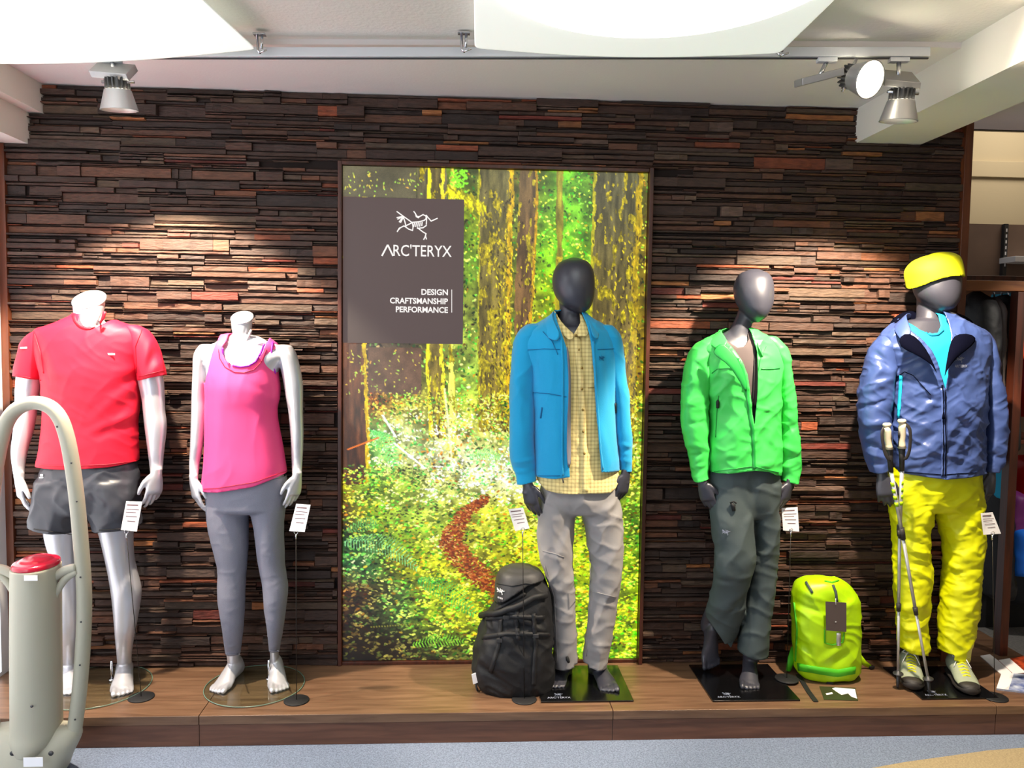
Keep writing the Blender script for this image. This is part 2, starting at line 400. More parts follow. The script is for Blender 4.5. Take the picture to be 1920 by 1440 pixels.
MT = dict(
 plaster=mat('ceiling_plaster', (226, 218, 216), .9, bump=.15, bscale=90), rough_plaster=mat('textured_plaster', (222, 217, 210), .95, bump=.6, bscale=70),
 beam=mat('beam_paint', (228, 222, 212), .9, bump=.1, bscale=50), white=mat('white_paint', (236, 236, 238), .6),
 beige=mat('beige_wall_paint', (200, 184, 150), .9, bump=.1), taupe=mat('taupe_panel', (120, 98, 84), .8, var=.15, vscale=4),
 carpet=mat('blue_grey_carpet', (120, 133, 156), .95, bump=.9, bscale=420, var=.35, vscale=160),
 sand=mat('sand_carpet', (170, 152, 118), .95, bump=.9, bscale=420, var=.2, vscale=160),
 rubber=mat('grey_back_floor', (120, 118, 116), .9, bump=.4, bscale=200, var=.2, vscale=90),
 deck=wood_mat('platform_top_wood', (92, 66, 48), (128, 97, 74), .36), riser=wood_mat('platform_riser_wood', (84, 52, 38), (118, 78, 58), .42),
 trimwood=wood_mat('brown_trim_wood', (78, 38, 20), (112, 58, 30), .4, 'z'), darkwood=wood_mat('dark_frame_wood', (48, 22, 14), (84, 38, 22), .4, 'z'),
 shelfwood=wood_mat('shelf_wood', (104, 56, 24), (140, 84, 40), .4),
 silver=mat('silver_mannequin_lacquer', (205, 205, 212), .32, .45, coat=.3), dark=mat('graphite_mannequin_lacquer', (56, 56, 66), .42, .1, coat=.12),
 red=mat('red_tee_jersey', (222, 10, 50), .62, bump=.12, bscale=500), redline=mat('red_seam', (190, 0, 36), .6),
 pink=mat('pink_tank_jersey', (232, 66, 130), .6, bump=.1, bscale=500), purple=mat('purple_binding', (178, 30, 200), .5),
 legging=mat('grey_marl_legging', (124, 124, 138), .85, bump=.15, bscale=700, var=.1, vscale=500),
 shorts=mat('charcoal_short_fabric', (58, 60, 68), .42, bump=.2, bscale=30),
 blue=mat('turquoise_fleece', (0, 152, 204), .9, bump=.25, bscale=350, sheen=.3), bluedk=mat('turquoise_binding', (0, 96, 150), .7), lining=mat('grey_lining', (128, 128, 140), .6),
 check=plaid_mat(), button=mat('tan_button', (150, 120, 50), .4), greypant=mat('grey_trouser_cotton', (146, 142, 142), .85, bump=.25, bscale=40),
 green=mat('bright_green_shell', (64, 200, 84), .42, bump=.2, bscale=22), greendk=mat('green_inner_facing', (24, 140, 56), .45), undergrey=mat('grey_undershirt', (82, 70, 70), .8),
 slate=mat('slate_green_trouser', (58, 69, 71), .7, bump=.25, bscale=26), navy=mat('steel_blue_shell', (58, 76, 128), .36, bump=.45, bscale=20), navydk=mat('navy_facing', (6, 7, 20), .95, spec=.02),
 cyan=mat('cyan_tee', (0, 150, 190), .8), cyanzip=mat('cyan_zip_tape', (30, 190, 225), .5), yellow=mat('yellow_shell_trouser', (208, 212, 0), .45, bump=.35, bscale=22), yellowband=mat('yellow_headband', (216, 218, 0), .8, bump=.1, bscale=300),
 lime=mat('fluorescent_lime_nylon', (166, 212, 0), .45, bump=.4, bscale=24), limedk=mat('lime_side_fabric', (70, 176, 20), .6),
 black=mat('black_fabric', (12, 12, 16), .65, bump=.4, bscale=40), blackgl=mat('black_plate', (10, 10, 12), .22, coat=.4), packgrey=mat('grey_black_nylon', (44, 43, 44), .55, bump=.4, bscale=30),
 chrome=mat('chrome', (210, 210, 215), .2, 1.), alu=mat('pole_aluminium', (196, 196, 200), .35, .55), graph=mat('lamp_grey_metal', (160, 158, 158), .4, .5), fin=mat('lamp_dark_fin', (70, 70, 72), .5, .5),
 rail=mat('white_rail_metal', (214, 216, 220), .35, .2), gate=mat('warm_grey_plastic', (172, 168, 150), .5, bump=.05), redcap=mat('red_plastic_cap', (190, 12, 48), .25, coat=.4),
 paper=mat('white_card', (240, 238, 240), .7), ink=mat('grey_ink', (120, 96, 100), .8), tagbrown=mat('dark_brown_card', (74, 62, 60), .8), wire=mat('thin_dark_wire', (40, 36, 34), .4, .6),
 cork=mat('cream_grip', (196, 184, 160), .7), griprub=mat('dark_grip_rubber', (36, 32, 32), .6), shoe=mat('sage_grey_shoe', (150, 158, 136), .7, bump=.3, bscale=90), shoedk=mat('shoe_rubber', (40, 36, 34), .6), lace=mat('yellow_lace', (215, 215, 20), .8),
 signbg=mat('backlit_brown_sign', (20, 16, 16), .6, emit=(88, 72, 70), es=1.0), signwhite=mat('backlit_white_print', (60, 60, 60), .6, emit=(250, 244, 240), es=1.0),
 orange=mat('orange_fabric', (236, 70, 16), .6), teal=mat('teal_fabric', (30, 140, 170), .6), redfab=mat('scarlet_fabric', (190, 10, 8), .5), cobalt=mat('cobalt_fabric', (0, 100, 210), .6), plum=mat('plum_fabric', (96, 24, 96), .6), greyfab=mat('grey_fabric', (98, 90, 90), .7), puff=mat('petrol_puffer_fabric', (28, 110, 150), .4),
 lens=mat('glowing_lens', (255, 255, 255), .3, emit=(255, 244, 214), es=30), lampglow=mat('glowing_ceiling_fabric', (255, 255, 255), .6, emit=(250, 255, 250), es=4.2), sail=mat('white_sail_cloth', (244, 244, 240), .8, emit=(240, 246, 238), es=.5),
 mag_a=mat('magazine_orange', (200, 80, 40), .4, var=.5, vscale=30, alt=(60, 20, 20)), mag_b=mat('magazine_blue', (206, 214, 230), .4, var=.5, vscale=26, alt=(70, 90, 160)), leaflet=mat('leaflet_olive', (52, 52, 36), .3),
 glass=glass_mat(), logo=mat('pale_print', (150, 156, 176), .6), reflect=mat('reflective_print', (230, 230, 230), .35),
)
# ------------------------------------------------------------------ the setting
XL, XR, ZC, ZF, YE = -2.045, 2.314, 2.6345, -.13, -.5046
PX0, PX1, PZ0, PZ1 = -.5744, .8231, .017, 2.3137
def struct(name, mb, m, smooth=False, bevel=0):
    o = mb.build(name, m, None, smooth, bevel); o['kind'] = 'structure'; return o
struct('floor', MB().box((-4, -7, ZF-.05), (5, YE+.02, ZF)), MT['carpet'])
struct('floor_back', MB().box((2.2, YE+.02, ZF-.05), (6, 3.2, ZF)), MT['rubber'])
# beige carpet inlay with a curved edge
q = [G(*p, z=ZF) for p in ((1610, 1446), (1700, 1430), (1780, 1419), (1850, 1409), (1925, 1403))]
V = [(p[0], p[1], ZF+.004) for p in q] + [(5, q[-1][1]+.12, ZF+.004), (5, -3, ZF+.004), (.2, -3, ZF+.004), (q[0][0]-.5, q[0][1]-.25, ZF+.004)]
V = V + [(a, b, ZF-.002) for a, b, c in V]; n = len(V)//2
o = obj('carpet_inlay', V, [tuple(range(n-1, -1, -1))]+[(i, (i+1) % n, (i+1) % n+n, i+n) for i in range(n)], MT['sand'], None, False); o['kind'] = 'structure'; o.name = 'floor_inlay'
struct('ceiling', MB().add([(-4, .3, ZC), (5, .3, ZC), (5, -.88, ZC), (1.66, -.80, ZC), (-1.15, -.57, ZC), (-4, -.36, ZC)]
      + [(-4, .3, ZC+.2), (5, .3, ZC+.2), (5, -.88, ZC+.2), (1.66, -.80, ZC+.2), (-1.15, -.57, ZC+.2), (-4, -.36, ZC+.2)],
      [(0, 1, 2, 3, 4, 5), (11, 10, 9, 8, 7, 6)]+[(i, i+6, (i+1) % 6+6, (i+1) % 6) for i in range(6)]), MT['plaster'])
struct('ceiling_field', MB().box((-4, -7, ZC+.02), (5, -.36, ZC+.1)), MT['rough_plaster'])
struct('ceiling_back', MB().box((2.2, .3, 3.6), (6, 3.2, 3.7)), MT['plaster'])
struct('trim_9', MB().add([(-.98, -.66, ZC+.004), (-.94, -.66, ZC+.004), (-1.22, -2.4, ZC+.004), (-1.27, -2.4, ZC+.004), (-.98, -.66, ZC+.022), (-.94, -.66, ZC+.022), (-1.22, -2.4, ZC+.022), (-1.27, -2.4, ZC+.022)], [(0, 1, 2, 3), (7, 6, 5, 4), (0, 4, 5, 1), (1, 5, 6, 2), (2, 6, 7, 3), (3, 7, 4, 0)]), MT['rough_plaster'])
struct('trim_1', MB().box((-4, -7, 2.508), (-1.886, .1, ZC+.05)), MT['beam'])
struct('trim_2', MB().box((-4, -7, 2.371), (-1.945, .1, 2.508)), MT['beam'])
struct('trim_3', MB().box((1.80, -7, 2.476), (2.109, .06, ZC+.05)), MT['beam'])
struct('wall_left', MB().box((-2.3, -7, ZF), (-2.078, .1, 2.38)), MT['white'])
o = struct('glow_panel_1', MB().box((-2.0775, -3.4, .02), (-2.0745, -.10, 2.3)), mat('glowing_white_panel', (240, 245, 255), .4, emit=(240, 246, 255), es=1.6))  # glowing sheet added over the white side wall so it shows bright
struct('wall_right', MB().box((5.0, -7, ZF), (5.1, 3.2, 3.2)), MT['beige'])
struct('wall_far', MB().box((2.2, 1.7, ZF), (6, 1.8, 3.7)), MT['beige'])
struct('trim_7', MB().box((2.36, .28, ZC), (6, .32, 3.7)), MT['beige'])
struct('trim_4', MB().box((XR, -.04, ZF), (2.352, .14, ZC)), MT['trimwood'], bevel=.003)
struct('trim_5', MB().box((-2.078, -.035, 0), (XL, .1, 2.371)), MT['trimwood'], bevel=.002)
struct('trim_6', MB().box((2.352, -.002, .0), (2.358, .12, ZC)), MT['white'])
# stone wall -----------------------------------------------------------------
wall = MB().box((XL, .0, ZF), (XR, .14, ZC)).build('wall_back', mat('wall_mortar', (30, 18, 14), .95), None, False); wall['kind'] = 'structure'
tones = [((60, 40, 31), 30), ((70, 45, 34), 24), ((50, 33, 27), 22), ((82, 52, 37), 12), ((98, 58, 38), 6), ((126, 62, 36), 2.6), ((96, 38, 28), 2.4), ((76, 58, 45), 9), ((136, 84, 46), 2), ((84, 64, 54), 5)]
tlist = [t for t, w in tones for _ in range(int(w*5))]
stones = []
def blocked(x0, x1, z0, z1): return x1 > PX0-.022 and x0 < PX1+.022 and z0 < PZ1+.022
z = 0.0
while z < ZC-.004:
    H = min(rnd.uniform(.042, .072), ZC-z)
    x = XL
    while x < XR-.001:
        Wd = min(rnd.uniform(.18, .52), XR-x)
        if XR-x-Wd < .08: Wd = XR-x
        xa, xb = x, x+Wd
        if z+H < PZ1+.022 or z < PZ1-.03:                       # stop at the poster opening
            if xa < PX0-.022 < xb: xb = PX0-.022
            elif PX0-.022 <= xa < PX1+.022: x = PX1+.022; continue
        k = rnd.choice((2, 3, 3, 4, 4)); cuts = sorted(rnd.uniform(.12, .88) for _ in range(k-1)); cuts = [0]+cuts+[1]
        zs = [z+H*c for c in cuts]
        for a, b in zip(zs[:-1], zs[1:]):
            if b-a < .007: b = a+.007
            xs = [xa]
            if xb-xa > .16:
                for _ in range(rnd.choice((0, 1, 1, 2))): xs.append(rnd.uniform(xa+.05, xb-.05))
            xs = sorted(xs)+[xb]
            for c, d in zip(xs[:-1], xs[1:]):
                if d-c > .02: stones.append((c+.0008, d-.0008, a+.0006, min(b, ZC)-.0006))
        x = xb
    z += H
stones = [(s[0], s[1], max(s[2], PZ1+.0195), max(s[3], PZ1+.0275)) if (s[2] < PZ1+.02 and s[1] > PX0-.02 and s[0] < PX1+.02) else s for s in stones]
def stone_geo(s):
    x0, x1, z0, z1 = s; d = -(.008+.030*rnd.random()**1.6); n = max(2, min(6, int((x1-x0)/.045)+1)); e = .0025
    V, F = [], []
    for i in range(n+1):
        x = x0+(x1-x0)*i/n; j = (x1-x0)/n*.2 if 0 < i < n else 0
        dy = rnd.uniform(-.003, .003); c = rnd.uniform(-.0018, .0018)
        V += [(x, .002, z0), (x+rnd.uniform(-j, j), d+dy+e, z0+abs(c)), (x+rnd.uniform(-j, j), d+dy, z0+e+abs(c)),
              (x, d+dy+rnd.uniform(-.003, .003), z1-e-abs(c)*.6), (x, .002, z1-abs(c)*.3)]
    for i in range(n):
        for k in range(4): F.append((i*5+k, (i+1)*5+k, (i+1)*5+k+1, i*5+k+1))
    F += [(4, 3, 2, 1, 0), tuple(n*5+k for k in range(5))]
    t = rnd.choice(tlist); v = rnd.uniform(.82, 1.14); t = tuple(min(255, c*v) for c in t)
    if rnd.random() < .5: tilt = 0
    return V, F, lin(t)
def vis(s):
    return (s[1]-s[0])*(s[3]-s[2])
stones.sort(key=vis, reverse=True)
m_stone = attr_mat('slate_strip_stone', 'tone', .72, bump=.8, bscale=55, stretch=(.5, 1, 2.2), grain=.45)
def color_mesh(me, cols):
    a = me.color_attributes.new('tone', 'FLOAT_COLOR', 'CORNER'); a.data.foreach_set('color', np.asarray(cols, dtype=np.float32).ravel())
rest = MB(); rc = []
for i, s in enumerate(stones):
    V, F, c = stone_geo(s)
    nc = sum(len(f) for f in F)
    if i < 300:
        me = meshpy('stone', V, F); color_mesh(me, [c]*nc); o = link('stone', me, m_stone, wall, False)
    else: rest.add(V, F); rc += [c]*nc
me = meshpy('small_stones', rest.V, rest.F); color_mesh(me, rc); o = link('small_stones', me, m_stone, wall, False); o['kind'] = 'stuff'
# platform --------------------------------------------------------------------
plat = thing('display_platform', 'low brown wooden display platform running along the stone wall', 'platform', (0, -.25, ZF))
seams = [-2.078, -1.075, .62, 2.28, 2.776]
for a, b in zip(seams[:-1], seams[1:]):
    MB().box((a+.0012, YE, -.038), (b-.0012, 0.0 if b < 2.3 else .0, 0)).build('top_board', MT['deck'], plat, False, .0022)
    MB().box((a+.0012, YE+.006, ZF), (b-.0012, YE+.03, -.0405)).build('riser_board', MT['riser'], plat, False, .001)
MB().box((2.36, .001, -.038), (2.776, .443, 0)).build('top_board', MT['deck'], plat, False, .002)
MB().box((2.75, YE+.03, ZF), (2.77, .44, -.0405)).build('riser_board', MT['riser'], plat, False, .001)
# poster ----------------------------------------------------------------------
poster = thing('light_box', 'tall backlit forest photograph with a brown sign, set in the stone wall', 'poster', ((PX0+PX1)/2, 0, PZ0))
fr = .013
for a, b in (((PX0-.02, -.03, 0), (PX0-.002, .0, PZ1+.018)), ((PX1+.002, -.045, 0), (PX1+.02, .0, PZ1+.018)), ((PX0-.002, -.03, PZ1+.002), (PX1+.002, .0, PZ1+.018)), ((PX0-.002, -.02, 0), (PX1+.002, 0, PZ0-.001))):
    MB().box(a, b).build('frame_bar', MT['darkwood'], poster, False, .002)
def paint():
    w, h = 430, 694
    rs = np.random.RandomState(5)
    X = 645+570*(np.arange(w)+.5)/w; Yp = 316+919*(np.arange(h)+.5)/h
    XX, YY = np.meshgrid(X, Yp)
    gx = [645, 700, 760, 820, 880, 940, 1000, 1060, 1120, 1215]
    gy = [316, 400, 480, 560, 640, 700, 750, 800, 850, 900, 950, 1000, 1050, 1100, 1150, 1200, 1235]
    D = (76, 70, 56)
    T = [ # sRGB colours read off the photograph
     [D, D, D, (120,150,50), (80,90,50), (96,90,50), (120,130,40), (120,190,60), (96,120,50), (110,110,50)],
     [D, D, D, (110,120,50), (150,170,40), (90,84,50), (120,150,50), (130,200,60), (120,160,60), (120,110,40)],
     [D, D, D, (110,120,50), (140,180,60), (90,84,50), (150,190,50), (140,220,50), (120,160,50), (130,110,40)],
     [D, D, D, (110,110,60), (120,130,60), (110,100,50), (170,180,50), (180,220,60), (140,160,40), (130,110,30)],
     [(90,60,50), (84,70,60), (90,80,64), (110,110,60), (190,210,100), (130,150,60), (170,190,70), (180,220,80), (150,140,50), (140,120,40)],
     [(84,56,46), (88,70,58), (90,90,60), (140,140,60), (180,210,100), (130,140,60), (150,170,60), (170,190,80), (130,120,50), (150,130,40)],
     [(84,56,46), (170,110,50), (170,160,70), (150,150,70), (190,210,90), (150,150,60), (160,150,60), (180,180,90), (130,120,50), (150,150,50)],
     [(84,56,46), (150,190,110), (220,230,160), (220,230,140), (225,225,130), (190,195,110), (190,210,120), (200,220,120), (150,150,70), (160,170,70)],
     [(84,60,40), (120,180,90), (215,225,150), (235,240,190), (240,240,190), (215,225,150), (220,230,170), (210,225,140), (160,170,80), (160,180,70)],
     [(150,140,40), (130,170,70), (170,190,80), (195,205,120), (225,235,150), (240,245,180), (235,240,170), (210,220,120), (150,170,60), (140,160,60)],
     [(90,70,30), (160,180,60), (180,205,90), (190,210,100), (190,190,80), (215,220,80), (225,225,90), (190,200,80), (120,140,50), (110,140,50)],
     [(40,60,30), (70,90,40), (150,180,60), (180,205,80), (150,150,60), (190,200,60), (215,225,50), (190,200,60), (140,160,40), (100,130,50)],
     [(70,110,70), (90,130,80), (150,150,40), (200,205,50), (130,130,40), (160,150,50), (190,200,50), (180,200,50), (170,190,40), (120,150,40)],
     [(70,40,26), (70,60,40), (90,110,60), (160,175,40), (180,195,40), (120,130,40), (150,160,50), (160,180,40), (170,190,40), (150,180,40)],
     [(50,34,24), (50,50,36), (90,120,60), (150,170,50), (180,190,50), (120,130,40), (120,150,50), (140,170,40), (170,190,40), (170,190,40)],
     [(30,20,14), (36,30,20), (30,26,18), (50,60,30), (70,80,30), (80,100,30), (90,110,40), (120,150,40), (150,180,40), (150,190,40)],
     [(14,8,6), (14,10,8), (20,16,10), (60,60,34), (110,110,60), (80,100,40), (90,110,40), (110,140,40), (140,170,40), (120,160,40)]]
    T = np.array(T, float)
    def grid(x, y):
        ix = np.clip(np.searchsorted(gx, x)-1, 0, len(gx)-2); iy = np.clip(np.searchsorted(gy, y)-1, 0, len(gy)-2)
        gxa, gya = np.array(gx, float), np.array(gy, float)
        fx = ((x-gxa[ix])/(gxa[ix+1]-gxa[ix]))[..., None]; fy = ((y-gya[iy])/(gya[iy+1]-gya[iy]))[..., None]
        fx = np.clip(fx, 0, 1); fy = np.clip(fy, 0, 1)
        return (T[iy, ix]*(1-fx)+T[iy, ix+1]*fx)*(1-fy)+(T[iy+1, ix]*(1-fx)+T[iy+1, ix+1]*fx)*fy
    def nz(sx, sy, seed, o=3):
        return fbm(np.stack([XX.ravel()*sx, YY.ravel()*sy, np.full(w*h, seed)], 1), o).reshape(h, w)
    img = grid(XX, YY)*(.25+1.0*nz(.06, .06, 3.)[..., None])
    def px2(x, y): return (x-645)/570*w, (y-316)/919*h
    # dabs ---------------------------------------------------------------
    def dab(x, y, a, b, th, col, al=1.):
        cx, cy = px2(x, y); a *= .755; b *= .755; r = int(a+1.5)
        x0, x1, y0, y1 = max(0, int(cx)-r), min(w, int(cx)+r+1), max(0, int(cy)-r), min(h, int(cy)+r+1)
        if x0 >= x1 or y0 >= y1: return
        gx_, gy_ = np.meshgrid(np.arange(x0, x1)+.5-cx, np.arange(y0, y1)+.5-cy)
        u = gx_*math.cos(th)+gy_*math.sin(th); v = -gx_*math.sin(th)+gy_*math.cos(th)
        m = np.clip((1-(u/a)**2-(v/b)**2)*2.2, 0, 1)[..., None]*al
        img[y0:y1, x0:x1] = img[y0:y1, x0:x1]*(1-m)+np.array(col)*m
    def leaves(n, x0, x1, y0, y1, smin, smax, ar=.5, ang=(-.6, .6), bright=(.35, 1.5), dens=None, gr=.2):
        xs = rs.uniform(x0, x1, n); ys = np.sort(rs.uniform(y0, y1, n)); base = grid(xs, ys)
        cl = fbm(np.stack([xs*.04, ys*.07, np.full(n, 7.)], 1), 3); cl = np.clip((cl-.5)*1.7+.5, .05, 1)
        for i in range(n):
            k = rs.uniform(*bright)*(.45+1.1*cl[i]); c = base[i]*k
            t = rs.rand()
            if t < gr: c = c*np.array([.55, 1.0, .75])
            elif t > .9: c = c*np.array([1.15, .75, .45])
            if k > 1.05: c = c*.85+np.array([58, 58, 30])*(k-.6)
            s = smin+(smax-smin)*(.5*rs.rand()+.5*(ys[i]-y0)/(y1-y0)*rs.rand()); dab(xs[i], ys[i], s, max(1.3, s*ar), rs.uniform(*ang), np.clip(c, 0, 255), .95)
    leaves(5200, 645, 1215, 316, 760, 2, 5.5, .55, (-1.5, 1.5), (.3, 1.5), gr=.3)
    # trunks -------------------------------------------------------------
    def trunk(pts, c_top, c_bot, moss=.3, edge=None, seed=1.):
        ys = [p[0] for p in pts]; L = np.interp(YY, ys, [p[1] for p in pts]); Rr = np.interp(YY, ys, [p[2] for p in pts])
        L = L+3*(nz(.02, .05, seed, 2)-.5)*2; Rr = Rr+4*(nz(.02, .06, seed+5, 2)-.5)*2
        m = (XX > L) & (XX < Rr) & (YY > ys[0]) & (YY < ys[-1]+6*(nz(.2, .1, seed)-.5))
        t = ((YY-ys[0])/(ys[-1]-ys[0]))[..., None]; t = np.clip(t, 0, 1)
        bark = nz(.16, .03, seed+2, 4); col = np.array(c_top)*(1-t)+np.array(c_bot)*t
        col = col*(.45+1.15*bark[..., None])
        mo = nz(.11, .05, seed+9, 4)+moss*.5*t[..., 0]
        col = np.where((mo > .67)[..., None], np.array([150, 138, 44])*(.35+1.1*nz(.35, .2, seed+3)[..., None]), col)
        if edge:
            for side, wd, ec in edge:
                dd = (Rr-XX) if side > 0 else (XX-L)
                e = dd < wd*(.3+1.2*nz(.3, .07, seed+side*4, 3)); col = np.where(e[..., None], np.array(ec)*(.6+.8*nz(.25, .12, seed+7)[..., None]), col)
        img[m] = col[m]
    trunk([(316, 780, 836), (420, 782, 838)], (82, 78, 60), (84, 78, 60), 0, None, 11.)
    trunk([(316, 895, 962), (640, 898, 958), (800, 900, 962)], (84, 80, 54), (110, 96, 46), .35, [(1, 10, (165, 140, 40)), (-1, 3, (140, 140, 46))], 2.)
    trunk([(316, 972, 1008), (600, 966, 1000), (800, 972, 1000)], (86, 72, 50), (104, 78, 52), .1, [(1, 6, (160, 130, 40))], 4.)
    trunk([(316, 1112, 1206), (600, 1108, 1200), (900, 1120, 1196)], (80, 78, 58), (104, 84, 36), .5, [(-1, 6, (150, 145, 44)), (1, 12, (140, 122, 36))], 6.)
    trunk([(316, 800, 832), (645, 800, 832), (812, 806, 840)], (94, 86, 56), (98, 86, 44), .2, [(-1, 8, (220, 200, 60)), (1, 7, (215, 200, 70))], 8.)
    trunk([(316, 842, 852), (645, 842, 852), (850, 846, 862)], (200, 190, 90), (220, 210, 110), .3, None, 9.)
    trunk([(316, 640, 690), (645, 640, 689), (875, 640, 697), (900, 640, 690)], (88, 62, 50), (70, 46, 30), -.6, [(1, 8, (176, 150, 36))], 12.)
    trunk([(316, 1042, 1054), (600, 1044, 1056)], (120, 116, 50), (140, 130, 50), .1, None, 14.)
    for (x0, y0, x1, y1) in ((640, 316, 780, 372),):
        m = (XX > x0) & (XX < x1) & (YY < y1); img[m] = (np.array([84, 80, 64])*(.75+.5*nz(.03, .03, 30.)[..., None]))[m]
    m = (XX > 693) & (XX < 792) & (YY > 645) & (YY < 730); img[m] = (np.array([88, 70, 58])*(.7+.6*nz(.06, .05, 31.)[..., None]))[m]
    for i in range(130): dab(rs.uniform(650, 790), rs.choice([rs.uniform(325, 370), rs.uniform(650, 735)]), rs.uniform(1, 4.5), 1.4, rs.uniform(-2, 2), (150+rs.rand()*70, 170+rs.rand()*40, 90), .8)
    for i in range(1500):
        j = rs.choice(4, p=[.4, .12, .4, .08]); xa, xb, ya, yb = ((897, 962, 330, 800), (970, 1006, 330, 790), (1112, 1204, 330, 900), (802, 838, 645, 810))[j]
        y = ya+(yb-ya)*rs.rand()**.6; x = xa+(xb-xa)*(rs.rand() if rs.rand() < .4 else rs.beta(3, 1)); k = .5+.7*rs.rand()
        dab(x, y, rs.uniform(2, 6), rs.uniform(1, 1.8), 1.57+rs.normal()*.35, np.array([190, 172, 52])*k if rs.rand() < .7 else np.array([50, 40, 26]), .85)
    # yellow moss branch near the sign
    for i in range(150):
        t = rs.rand(); x = 838+70*t; y = 355+35*t+rs.normal()*5; dab(x, y, rs.uniform(4, 12), 2, rs.uniform(.8, 2.2), np.array((215, 205, 30))*rs.uniform(.45, 1.1), .8)
    for i in range(60): dab(rs.uniform(845, 875), rs.uniform(320, 350), rs.uniform(2, 5), 2, rs.uniform(-1, 1), (130, 210, 60), .9)
    # undergrowth and ground, dabs growing towards the viewer
    leaves(4200, 693, 1215, 728, 900, 2, 5.5, .5, (-1.3, 1.3), (.5, 1.75), gr=.22)
    leaves(10500, 645, 1215, 862, 1238, 2.0, 6.5, .48, (-.8, .4), (.3, 1.75), gr=.22)
    # path
    P = [(918, 925), (880, 950), (856, 985), (850, 1010), (868, 1035), (895, 1060), (915, 1085), (950, 1105), (960, 1130)]
    Wd = [6, 13, 19, 22, 26, 26, 23, 24, 24]
    for i in range(1900):
        k = rs.rand()*(len(P)-1.01); j = int(k); f = k-j
        x = P[j][0]*(1-f)+P[j+1][0]*f; y = P[j][1]*(1-f)+P[j+1][1]*f; ww = Wd[j]*(1-f)+Wd[j+1]*f
        c = np.array([(128, 66, 28), (96, 44, 18), (160, 96, 50), (70, 30, 12), (196, 150, 104)][rs.choice(5, p=[.34, .28, .2, .12, .06])], float)
        dab(x+rs.uniform(-ww, ww), y+rs.uniform(-8, 8), rs.uniform(2, 4.5), 1.4, rs.uniform(-.7, .5), c, .9)
    # ferns: a rib with paired leaflets
    def fern(x0, y0, x1, y1, bend, n, L, col, sgn=1):
        for i in range(n):
            t = i/n; x = x0+(x1-x0)*t; y = y0+(y1-y0)*t+bend*math.sin(math.pi*t); l = L*math.sin(math.pi*(.1+.85*t))
            for s_ in (-1, 1):
                a = math.atan2(y1-y0, x1-x0)+s_*1.15
                for q in np.linspace(0, 1, 5): dab(x+math.cos(a)*l*q, y+math.sin(a)*l*q, 2.6, 1.2, a, np.array(col)*rs.uniform(.7, 1.25), .9)
    fern(650, 1008, 790, 1062, -22, 26, 20, (120, 170, 120)); fern(700, 800, 745, 870, -16, 18, 18, (110, 200, 110)); fern(655, 985, 712, 972, -3, 12, 12, (100, 150, 90))
    fern(790, 1080, 900, 1150, -14, 22, 22, (70, 150, 80)); fern(780, 1205, 880, 1200, -6, 18, 12, (110, 160, 60)); fern(885, 845, 945, 850, -6, 14, 10, (140, 220, 130))
    # pale fallen branches
    for (xa, ya, xb, yb, c) in ((742, 822, 800, 868, (250, 250, 225)), (720, 770, 745, 810, (240, 240, 210)), (655, 834, 712, 812, (190, 110, 50)), (836, 720, 850, 845, (240, 235, 180)), (700, 1170, 900, 1158, (120, 120, 60))):
        for t in np.linspace(0, 1, 40): dab(xa+(xb-xa)*t, ya+(yb-ya)*t, 2.6 if c[2] > 150 else 1.8, 1.8, 0, c, .9)
    gm = img.mean(2, keepdims=True); img = gm+(img-gm)*1.25; img = 134+(img-112)*1.3
    return np.clip(img, 3, 255)
img = paint(); hh, ww = img.shape[:2]
gx_ = np.linspace(PX0, PX1, ww); gz_ = np.linspace(PZ1, PZ0, hh)
GX, GZ = np.meshgrid(gx_, gz_)
V = np.stack([GX.ravel(), np.full(GX.size, -.006), GZ.ravel()], 1)
idx = np.arange(hh*ww).reshape(hh, ww)
Fq = np.stack([idx[:-1, :-1].ravel(), idx[1:, :-1].ravel(), idx[1:, 1:].ravel(), idx[:-1, 1:].ravel()], 1)
me = bpy.data.meshes.new('printed_forest'); me.vertices.add(len(V)); me.vertices.foreach_set('co', V.ravel())
me.loops.add(Fq.size); me.loops.foreach_set('vertex_index', Fq.ravel().astype(np.int32)); me.polygons.add(len(Fq)); me.polygons.foreach_set('loop_start', np.arange(0, Fq.size, 4, dtype=np.int32)); me.update(calc_edges=True)
s = img.reshape(-1, 3)/255.; lc = np.where(s <= .04045, s/12.92, ((s+.055)/1.055)**2.4); ca = np.concatenate([lc, np.ones((len(lc), 1))], 1).astype(np.float32)
a = me.color_attributes.new('tone', 'FLOAT_COLOR', 'POINT'); a.data.foreach_set('color', ca.ravel())
link('printed_forest', me, attr_mat('backlit_forest_print', 'tone', .35, emission=1.0, bscale=240, grain=.22), poster, False)
def PP(px, py, y=-.012):
    p = W(px, py, y); return p
c00, c10, c11, c01 = PP(648, 370), PP(870, 373), PP(868, 645), PP(646, 643)
xs0, xs1, zs1, zs0 = PX0+.001, (c10[0]+c11[0])/2, (c00[2]+c10[2])/2, (c01[2]+c11[2])/2
MB().box((xs0, -.010, zs0), (xs1, -.0065, zs1)).build('sign_panel', MT['signbg'], poster, False)
def text_mesh(txt, size, bold=0., sx=1.):
    c = bpy.data.curves.new('t', 'FONT'); c.body = txt; c.size = size; c.offset = bold; c.resolution_u = 3
    o = bpy.data.objects.new('t', c); COL.objects.link(o); dg = bpy.context.evaluated_depsgraph_get()
    me = bpy.data.meshes.new_from_object(o.evaluated_get(dg), depsgraph=dg); bpy.data.objects.remove(o)
    V = [(v.co.x*sx, v.co.y) for v in me.vertices]; F = [tuple(p.vertices) for p in me.polygons]; bpy.data.meshes.remove(me)
    return V, F
